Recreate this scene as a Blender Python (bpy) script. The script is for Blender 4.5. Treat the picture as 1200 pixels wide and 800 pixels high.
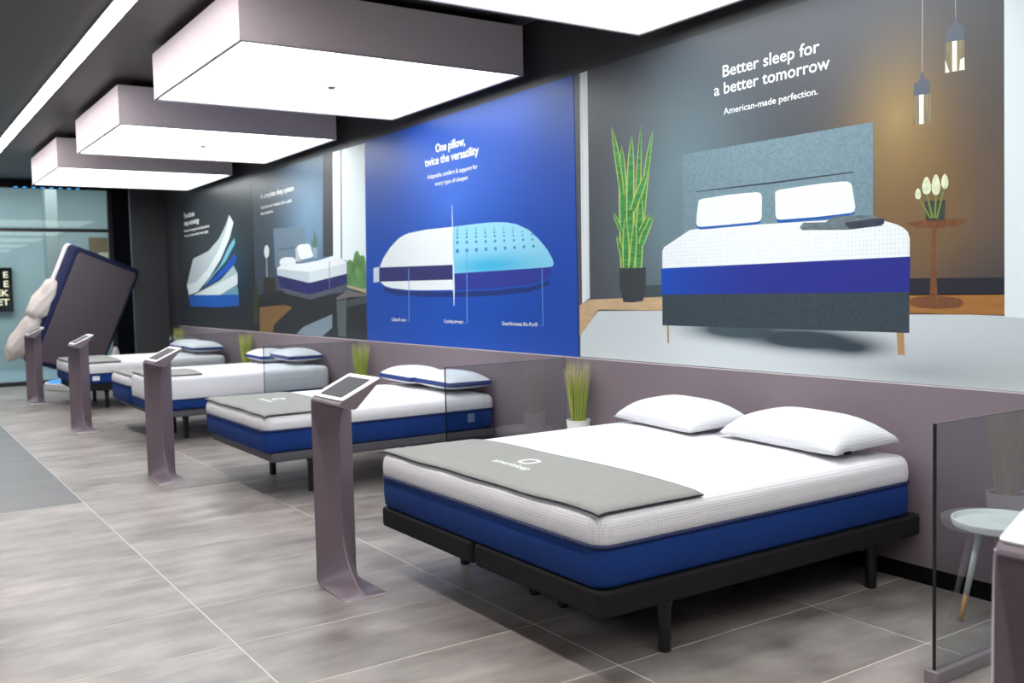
# Mattress showroom: a row of adjustable beds along a wall of printed murals under
# square ceiling light boxes.  X runs towards the mural wall (wall face at X = 0),
# Y runs along the wall into the room, Z is up.  Units are metres.
import bpy, bmesh, math, random
from mathutils import Vector, Matrix

for _o in list(bpy.data.objects):
    bpy.data.objects.remove(_o, do_unlink=True)
scene = bpy.context.scene
COL = scene.collection
PI = math.pi

# ------------------------------------------------------------------ camera
cam_data = bpy.data.cameras.new('camera')
cam = bpy.data.objects.new('camera', cam_data)
COL.objects.link(cam)
cam_data.sensor_width = 36.0
cam_data.lens = 33.88
cam_data.clip_start = 0.05
cam_data.clip_end = 200
_r = Vector((0.83067485, -0.55630019, -0.02256967))
_u = Vector((0.05061935, 0.0350915, 0.99810133))
_f = Vector((0.55445196, 0.83024013, -0.05730918))
cam.matrix_world = Matrix(((_r.x, _u.x, -_f.x, -4.426), (_r.y, _u.y, -_f.y, 0.0),
                           (_r.z, _u.z, -_f.z, 1.5636), (0, 0, 0, 1)))
cam_data.dof.use_dof = True
cam_data.dof.focus_distance = 4.6
cam_data.dof.aperture_fstop = 3.2
scene.camera = cam

# ------------------------------------------------------------------ world, exposure
world = bpy.data.worlds.new('world')
scene.world = world
world.use_nodes = True
world.node_tree.nodes['Background'].inputs[0].default_value = (0.75, 0.82, 0.9, 1)
world.node_tree.nodes['Background'].inputs[1].default_value = 0.15
vs = scene.view_settings
vs.view_transform = 'Standard'
vs.look = 'None'
vs.gamma = 1.0
vs.use_curve_mapping = False
vs.exposure = 0.0

BOX_EMIT = 4.6          # ceiling light boxes
STRIP_EMIT = 40.0       # slim ceiling strip

# unseen area light added to brighten the mall corridor beyond the shop front
_l = bpy.data.lights.new('corridor_light', 'AREA')
_l.shape = 'RECTANGLE'
_l.size, _l.size_y, _l.energy = 8.0, 2.0, 430.0
_l.color = (0.9, 0.97, 1.0)
_lo = bpy.data.objects.new('corridor_light', _l)
COL.objects.link(_lo)
_lo.location = (-3.5, 21.6, 4.3)

# ------------------------------------------------------------------ helpers
def lin(c):
    def g(v):
        v /= 255.0
        return v / 12.92 if v <= 0.04045 else ((v + 0.055) / 1.055) ** 2.4
    return (g(c[0]), g(c[1]), g(c[2]), 1.0)

MATS = {}
def mat(name, rgb, rough=0.5, metal=0.0, spec=0.5, noise=None, bump=None, sheen=0.0, emit=None):
    """noise=(scale, amount[, stretch xyz]) varies the colour; bump=(kind, scale, strength)."""
    if name in MATS:
        return MATS[name]
    m = bpy.data.materials.new(name)
    m.use_nodes = True
    nt = m.node_tree
    b = nt.nodes['Principled BSDF']
    col = lin(rgb)
    b.inputs['Base Color'].default_value = col
    b.inputs['Roughness'].default_value = rough
    b.inputs['Metallic'].default_value = metal
    b.inputs['Specular IOR Level'].default_value = spec
    if sheen:
        b.inputs['Sheen Weight'].default_value = sheen
    tc = nt.nodes.new('ShaderNodeTexCoord')
    if noise:
        mp = nt.nodes.new('ShaderNodeMapping')
        if len(noise) > 2:
            mp.inputs['Scale'].default_value = noise[2]
        nt.links.new(tc.outputs['Object'], mp.inputs[0])
        n = nt.nodes.new('ShaderNodeTexNoise')
        n.inputs['Scale'].default_value = noise[0]
        n.inputs['Detail'].default_value = 4
        nt.links.new(mp.outputs[0], n.inputs['Vector'])
        r = nt.nodes.new('ShaderNodeMapRange')
        r.inputs['From Min'].default_value = 0.3
        r.inputs['From Max'].default_value = 0.7
        r.inputs['To Min'].default_value = 1 - noise[1]
        r.inputs['To Max'].default_value = 1 + noise[1]
        nt.links.new(n.outputs['Fac'], r.inputs['Value'])
        mx = nt.nodes.new('ShaderNodeVectorMath')
        mx.operation = 'SCALE'
        mx.inputs[0].default_value = col[:3]
        nt.links.new(r.outputs[0], mx.inputs['Scale'])
        nt.links.new(mx.outputs[0], b.inputs['Base Color'])
    if bump:
        kind, sc, st = bump
        if kind == 'voronoi':
            t = nt.nodes.new('ShaderNodeTexVoronoi')
            t.inputs['Randomness'].default_value = 0.12
            out = 'Distance'
        elif kind == 'wave':
            t = nt.nodes.new('ShaderNodeTexWave')
            out = 'Fac'
        else:
            t = nt.nodes.new('ShaderNodeTexNoise')
            out = 'Fac'
        t.inputs['Scale'].default_value = sc
        nt.links.new(tc.outputs['Object'], t.inputs['Vector'])
        bp = nt.nodes.new('ShaderNodeBump')
        bp.inputs['Strength'].default_value = st
        bp.inputs['Distance'].default_value = 0.004
        nt.links.new(t.outputs[out], bp.inputs['Height'])
        nt.links.new(bp.outputs[0], b.inputs['Normal'])
        if kind == 'voronoi':
            # knit stitches: a slightly deeper tone in the dimples
            kr = nt.nodes.new('ShaderNodeMapRange')
            kr.inputs['From Min'].default_value = 0.15
            kr.inputs['From Max'].default_value = 0.6
            kr.inputs['To Min'].default_value = 0.8
            kr.inputs['To Max'].default_value = 1.0
            nt.links.new(t.outputs['Distance'], kr.inputs['Value'])
            ks = nt.nodes.new('ShaderNodeVectorMath'); ks.operation = 'SCALE'
            ks.inputs[0].default_value = col[:3]
            nt.links.new(kr.outputs[0], ks.inputs['Scale'])
            nt.links.new(ks.outputs[0], b.inputs['Base Color'])
    if emit:
        b.inputs['Emission Color'].default_value = lin(emit[0])
        b.inputs['Emission Strength'].default_value = emit[1]
    MATS[name] = m
    return m

def glass(name, tint, ior=1.5):
    m = bpy.data.materials.new(name)
    m.use_nodes = True
    nt = m.node_tree
    nt.nodes.clear()
    out = nt.nodes.new('ShaderNodeOutputMaterial')
    mix = nt.nodes.new('ShaderNodeMixShader')
    tr = nt.nodes.new('ShaderNodeBsdfTransparent')
    tr.inputs[0].default_value = (*tint, 1)
    gl = nt.nodes.new('ShaderNodeBsdfGlossy')
    gl.inputs['Roughness'].default_value = 0.0
    fr = nt.nodes.new('ShaderNodeFresnel')
    fr.inputs['IOR'].default_value = ior
    # only the entry face of the pane mirrors; the exit face just lets the light out
    ge = nt.nodes.new('ShaderNodeNewGeometry')
    iv = nt.nodes.new('ShaderNodeMath'); iv.operation = 'SUBTRACT'; iv.inputs[0].default_value = 1.0
    nt.links.new(ge.outputs['Backfacing'], iv.inputs[1])
    mu = nt.nodes.new('ShaderNodeMath'); mu.operation = 'MULTIPLY'
    nt.links.new(fr.outputs[0], mu.inputs[0])
    nt.links.new(iv.outputs[0], mu.inputs[1])
    nt.links.new(mu.outputs[0], mix.inputs[0])
    nt.links.new(tr.outputs[0], mix.inputs[1])
    nt.links.new(gl.outputs[0], mix.inputs[2])
    nt.links.new(mix.outputs[0], out.inputs['Surface'])
    return m

def tag(o, label=None, cat=None, group=None, kind=None):
    if label: o['label'] = label
    if cat: o['category'] = cat
    if group: o['group'] = group
    if kind: o['kind'] = kind
    return o

def thing(name, loc, label, cat, group=None, rz=0.0):
    o = bpy.data.objects.new(name, None)
    o.empty_display_size = 0.1
    COL.objects.link(o)
    o.location = loc
    o.rotation_euler = (0, 0, rz)
    return tag(o, label, cat, group)

def link_mesh(name, me, mats, parent=None, loc=None):
    o = bpy.data.objects.new(name, me)
    COL.objects.link(o)
    if mats is not None:
        for m in (mats if isinstance(mats, (list, tuple)) else [mats]):
            me.materials.append(m)
    if parent is not None:
        o.parent = parent
    if loc is not None:
        o.location = loc
    return o

def obj(name, bm, mats, parent=None, loc=None, smooth=False):
    bmesh.ops.recalc_face_normals(bm, faces=bm.faces[:])
    me = bpy.data.meshes.new(name)
    bm.to_mesh(me)
    bm.free()
    if smooth:
        for p in me.polygons:
            p.use_smooth = True
    return link_mesh(name, me, mats, parent, loc)

def box(bm, x0, x1, y0, y1, z0, z1, bevel=0.0, seg=2, mi=0):
    vs_ = [bm.verts.new(p) for p in ((x0, y0, z0), (x1, y0, z0), (x1, y1, z0), (x0, y1, z0),
                                     (x0, y0, z1), (x1, y0, z1), (x1, y1, z1), (x0, y1, z1))]
    fs = [bm.faces.new([vs_[i] for i in q]) for q in
          ((0, 3, 2, 1), (4, 5, 6, 7), (0, 1, 5, 4), (1, 2, 6, 5), (2, 3, 7, 6), (3, 0, 4, 7))]
    for f in fs:
        f.material_index = mi
    if bevel:
        es = list({e for f in fs for e in f.edges})
        bmesh.ops.bevel(bm, geom=es, offset=bevel, segments=seg, affect='EDGES', profile=0.5)
    return vs_

def boxobj(name, b, m, parent=None, bevel=0.0, origin=(0, 0, 0)):
    bm = bmesh.new()
    ox, oy, oz = origin
    box(bm, b[0] - ox, b[1] - ox, b[2] - oy, b[3] - oy, b[4] - oz, b[5] - oz, bevel)
    return obj(name, bm, m, parent)

def tube(bm, pts, radii, n=12, cap=True, closed=False):
    """sweep a circle along pts; radii one value or one per point"""
    pts = [Vector(p) for p in pts]
    if not isinstance(radii, (list, tuple)):
        radii = [radii] * len(pts)
    rings = []
    N = len(pts)
    for i, p in enumerate(pts):
        if closed:
            d = pts[(i + 1) % N] - pts[i - 1]
        else:
            d = pts[min(i + 1, N - 1)] - pts[max(i - 1, 0)]
        d.normalize()
        ref = Vector((0, 0, 1)) if abs(d.z) < 0.9 else Vector((1, 0, 0))
        a = d.cross(ref).normalized()
        b = d.cross(a).normalized()
        rings.append([bm.verts.new(p + (a * math.cos(t) + b * math.sin(t)) * radii[i])
                      for t in (2 * PI * k / n for k in range(n))])
    last = N if closed else N - 1
    for i in range(last):
        r0, r1 = rings[i], rings[(i + 1) % N]
        for k in range(n):
            bm.faces.new((r0[k], r0[(k + 1) % n], r1[(k + 1) % n], r1[k]))
    if cap and not closed:
        bm.faces.new(rings[0][::-1])
        bm.faces.new(rings[-1])

def lathe(bm, prof, n=32, cx=0.0, cy=0.0):
    rings = []
    for r, z in prof:
        if r < 1e-6:
            rings.append([bm.verts.new((cx, cy, z))])
        else:
            rings.append([bm.verts.new((cx + r * math.cos(2 * PI * k / n), cy + r * math.sin(2 * PI * k / n), z))
                          for k in range(n)])
    for a, b in zip(rings, rings[1:]):
        for k in range(n):
            k2 = (k + 1) % n
            if len(a) == 1 and len(b) == 1:
                continue
            if len(a) == 1:
                bm.faces.new((a[0], b[k], b[k2]))
            elif len(b) == 1:
                bm.faces.new((a[k], a[k2], b[0]))
            else:
                bm.faces.new((a[k], a[k2], b[k2], b[k]))

def rring(hx, hy, r, z, n=6):
    """one rounded rectangle loop of points"""
    r = max(min(r, hx - 1e-3, hy - 1e-3), 1e-3)
    out = []
    for cx, cy, a0 in ((hx - r, hy - r, 0), (-hx + r, hy - r, PI / 2), (-hx + r, -hy + r, PI), (hx - r, -hy + r, 1.5 * PI)):
        for k in range(n + 1):
            a = a0 + PI / 2 * k / n
            out.append((cx + r * math.cos(a), cy + r * math.sin(a), z))
    return out

def slab(bm, hx, hy, rc, prof, cap0=True, cap1=True, n=6):
    """stack of rounded rectangles; prof = [(inset, z), ...] bottom to top"""
    rings = []
    for ins, z in prof:
        rings.append([bm.verts.new(p) for p in rring(hx - ins, hy - ins, rc - ins if rc - ins > .012 else .012, z, n)])
    for a, b in zip(rings, rings[1:]):
        m = len(a)
        for k in range(m):
            bm.faces.new((a[k], a[(k + 1) % m], b[(k + 1) % m], b[k]))
    if cap0:
        bm.faces.new(rings[0][::-1])
    if cap1:
        bm.faces.new(rings[-1])

def copy_tree(o, loc, label=None, group=None, parent=None):
    c = o.copy()
    COL.objects.link(c)
    if parent is None:
        c.location = loc
        if label: c['label'] = label
        if group: c['group'] = group
    else:
        c.parent = parent
    for ch in list(o.children):
        copy_tree(ch, None, parent=c)
    return c

# ------------------------------------------------------------------ the room shell
CEIL = 3.62
Y_BACK, Y_FRONT = -4.0, 19.0
X_LEFT = -9.5
WALL_END = 16.76

M_GROUT = mat('grout', (214, 208, 202), 0.8)
M_CHAR = mat('charcoal_paint', (58, 58, 62), 0.45, noise=(3, .05))
M_BLACK = mat('black_paint', (15, 15, 18), 0.6, spec=0.12)
M_MAUVE = mat('mauve_wall_panel', (128, 114, 122), 0.5, noise=(2, .03))
M_CEIL = mat('dark_ceiling_paint', (84, 80, 81), 0.5)
M_GREY = mat('grey_wall_paint', (112, 108, 112), 0.6)

def struct(name, b, m, parent=None, bevel=0.0):
    o = boxobj(name, b, m, parent, bevel)
    if parent is None:
        o['kind'] = 'structure'
    return o

def tile_mat(name, rgb, amount):
    m = bpy.data.materials.new(name)
    m.use_nodes = True
    nt = m.node_tree
    b = nt.nodes['Principled BSDF']
    tc = nt.nodes.new('ShaderNodeTexCoord')
    oi = nt.nodes.new('ShaderNodeObjectInfo')
    add = nt.nodes.new('ShaderNodeVectorMath'); add.operation = 'ADD'
    sc = nt.nodes.new('ShaderNodeVectorMath'); sc.operation = 'SCALE'
    sc.inputs[0].default_value = (37.0, 53.0, 11.0)
    nt.links.new(oi.outputs['Random'], sc.inputs['Scale'])
    nt.links.new(tc.outputs['Object'], add.inputs[0])
    nt.links.new(sc.outputs[0], add.inputs[1])
    mp = nt.nodes.new('ShaderNodeMapping')
    mp.inputs['Scale'].default_value = (0.8, 3.0, 1)
    nt.links.new(add.outputs[0], mp.inputs[0])
    n1 = nt.nodes.new('ShaderNodeTexNoise')
    n1.inputs['Scale'].default_value = 2.0
    n1.inputs['Detail'].default_value = 8
    n1.inputs['Roughness'].default_value = 0.62
    nt.links.new(mp.outputs[0], n1.inputs['Vector'])
    n2 = nt.nodes.new('ShaderNodeTexNoise')
    n2.inputs['Scale'].default_value = 3.0
    n2.inputs['Detail'].default_value = 6
    nt.links.new(add.outputs[0], n2.inputs['Vector'])
    ad = nt.nodes.new('ShaderNodeMath'); ad.operation = 'ADD'
    nt.links.new(n1.outputs['Fac'], ad.inputs[0])
    nt.links.new(n2.outputs['Fac'], ad.inputs[1])
    ramp = nt.nodes.new('ShaderNodeValToRGB')
    hi = lin(tuple(min(255, int(v * (1 + amount))) for v in rgb))
    lo = lin((int(rgb[0] * (1 - amount) + 1), int(rgb[1] * (1 - amount * 1.05)), int(rgb[2] * (1 - amount * 1.1))))
    ramp.color_ramp.elements[0].position = 0.36
    ramp.color_ramp.elements[0].color = lo
    ramp.color_ramp.elements[1].position = 0.64
    ramp.color_ramp.elements[1].color = hi
    hf = nt.nodes.new('ShaderNodeMath'); hf.operation = 'MULTIPLY'; hf.inputs[1].default_value = 0.5
    nt.links.new(ad.outputs[0], hf.inputs[0])
    nt.links.new(hf.outputs[0], ramp.inputs[0])
    # each tile a little lighter or darker than the next
    mr = nt.nodes.new('ShaderNodeMapRange')
    mr.inputs['To Min'].default_value = 0.93
    mr.inputs['To Max'].default_value = 1.07
    nt.links.new(oi.outputs['Random'], mr.inputs['Value'])
    mul = nt.nodes.new('ShaderNodeVectorMath'); mul.operation = 'SCALE'
    nt.links.new(ramp.outputs[0], mul.inputs[0])
    nt.links.new(mr.outputs[0], mul.inputs['Scale'])
    nt.links.new(mul.outputs[0], b.inputs['Base Color'])
    rr = nt.nodes.new('ShaderNodeMapRange')
    rr.inputs['To Min'].default_value = 0.30
    rr.inputs['To Max'].default_value = 0.46
    nt.links.new(n2.outputs['Fac'], rr.inputs['Value'])
    nt.links.new(rr.outputs[0], b.inputs['Roughness'])
    return m

M_TILE = tile_mat('cement_tile', (135, 129, 125), 0.2)
M_TILE_D = tile_mat('dark_cement_tile', (84, 83, 86), 0.12)

floor = struct('floor', (X_LEFT, 0.0, Y_BACK, Y_FRONT, -0.2, -0.0008), M_GROUT)
TX, TY, TX0, TY0 = 1.2, 0.606, -3.133, 2.995
tile_meshes = {}
def tile_mesh(w, d, m):
    k = (round(w, 3), round(d, 3), m.name)
    if k not in tile_meshes:
        bm = bmesh.new()
        g = 0.0027
        vb = [bm.verts.new((x, y, -0.012)) for x, y in ((g, g), (w - g, g), (w - g, d - g), (g, d - g))]
        e = 0.0006
        vt = [bm.verts.new((x, y, -e)) for x, y in ((g, g), (w - g, g), (w - g, d - g), (g, d - g))]
        vu = [bm.verts.new((x, y, 0)) for x, y in ((g + e, g + e), (w - g - e, g + e), (w - g - e, d - g - e), (g + e, d - g - e))]
        for a, b in ((vb, vt), (vt, vu)):
            for i in range(4):
                bm.faces.new((a[i], a[(i + 1) % 4], b[(i + 1) % 4], b[i]))
        bm.faces.new(vu)
        me = bpy.data.meshes.new('floor_tile')
        bmesh.ops.recalc_face_normals(bm, faces=bm.faces[:])
        bm.to_mesh(me); bm.free()
        me.materials.append(m)
        tile_meshes[k] = me
    return tile_meshes[k]
for ci in range(-5, 3):
    x0 = TX0 + ci * TX
    x1 = min(x0 + TX, -0.001)
    x0 = max(x0, X_LEFT)
    if x1 - x0 < 0.05:
        continue
    for ri in range(-7, 27):
        y0 = TY0 + ri * TY
        y1 = min(y0 + TY, Y_FRONT - 0.06)
        if y1 - y0 < 0.05 or (x1 < -6.8 and y0 < 8):
            continue
        dark = x1 < TX0 + 0.01 and y0 > 7.8
        t = link_mesh('floor_tile', tile_mesh(x1 - x0, y1 - y0, M_TILE_D if dark else M_TILE), None, floor, (x0, y0, 0))

struct('ceiling', (X_LEFT, 0.15, Y_BACK, Y_FRONT, CEIL, CEIL + 0.2), M_CEIL)
struct('wall_right', (0.0, 0.15, Y_BACK, 17.5, 0.0, CEIL), M_CHAR)
struct('wall_left', (X_LEFT - 0.15, X_LEFT, Y_BACK, Y_FRONT, 0.0, CEIL), M_GREY)
struct('wall_back', (X_LEFT, 0.15, Y_BACK - 0.15, Y_BACK, 0.0, CEIL), M_GREY)
struct('wall_return', (-0.575, 0.15, 17.5, 17.6, 0.0, CEIL), M_CHAR)
struct('trim_3', (-0.575, 0.15, 17.6, Y_FRONT, 0.0, CEIL), mat('matt_black', (14, 14, 17), 0.9, spec=0.0))
struct('trim_1', (-0.02, 0.0, Y_BACK, WALL_END, 0.09, 1.014), M_MAUVE)
struct('trim_2', (-0.021, 0.0, Y_BACK, WALL_END, 1.014, 1.02), mat('pale_cap', (206, 196, 200), 0.4))
struct('baseboard_right', (-0.014, 0.0, Y_BACK, WALL_END, 0.0, 0.09), M_BLACK)

# shop front at the far end and the mall corridor seen through it
M_FRAME = mat('dark_bronze_frame', (58, 56, 62), 0.4, 0.3)
M_TEAL = mat('teal_grey_wall', (150, 170, 172), 0.6, noise=(0.6, .05))
win = tag(bpy.data.objects.new('window_1', None), kind='structure')
COL.objects.link(win)
win.location = (-5, 19.0, 0)
WO = (-5, 19.0, 0)
boxobj('frame', (-0.655, -0.5755, 18.95, 19.05, 0, 3.49), M_FRAME, win, origin=WO)
boxobj('frame', (X_LEFT, -0.655, 18.93, 19.07, 0, 0.07), M_FRAME, win, origin=WO)
boxobj('frame', (X_LEFT, -0.655, 18.97, 19.03, 2.72, 2.78), M_FRAME, win, origin=WO)
M_SF = glass('shop_front_glass', (0.93, 0.97, 0.97))
px = [X_LEFT, -6.6, -3.6, -0.655]
for a, b in zip(px, px[1:]):
    boxobj('pane', (a + .012, b - .012, 18.994, 19.006, 0.07, 2.72), M_SF, win, origin=WO)
    boxobj('pane', (a + .012, b - .012, 18.994, 19.006, 2.78, 3.49), M_SF, win, origin=WO)
for a in px[1:-1]:
    boxobj('mullion', (a - .012, a + .012, 18.98, 19.02, 0.07, 3.49), M_FRAME, win, origin=WO)
struct('trim_4', (X_LEFT, -0.5755, 18.86, 19.1, 3.49, CEIL), M_BLACK)
struct('floor_corridor', (X_LEFT, 4, 19.0, 25, -0.2, -0.002), mat('corridor_floor', (120, 140, 148), 0.35, noise=(1, .05)))
struct('wall_corridor', (X_LEFT, 4, 24, 24.2, 0, 5.0), M_TEAL)
struct('ceiling_corridor', (X_LEFT, 4, 19.1, 24.2, 4.6, 4.8), M_GREY)
struct('pillar_corridor', (-1.17, -0.93, 22.6, 23.1, 0, 4.6), mat('corridor_pillar', (128, 138, 136), 0.5), bevel=0.02)

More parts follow.
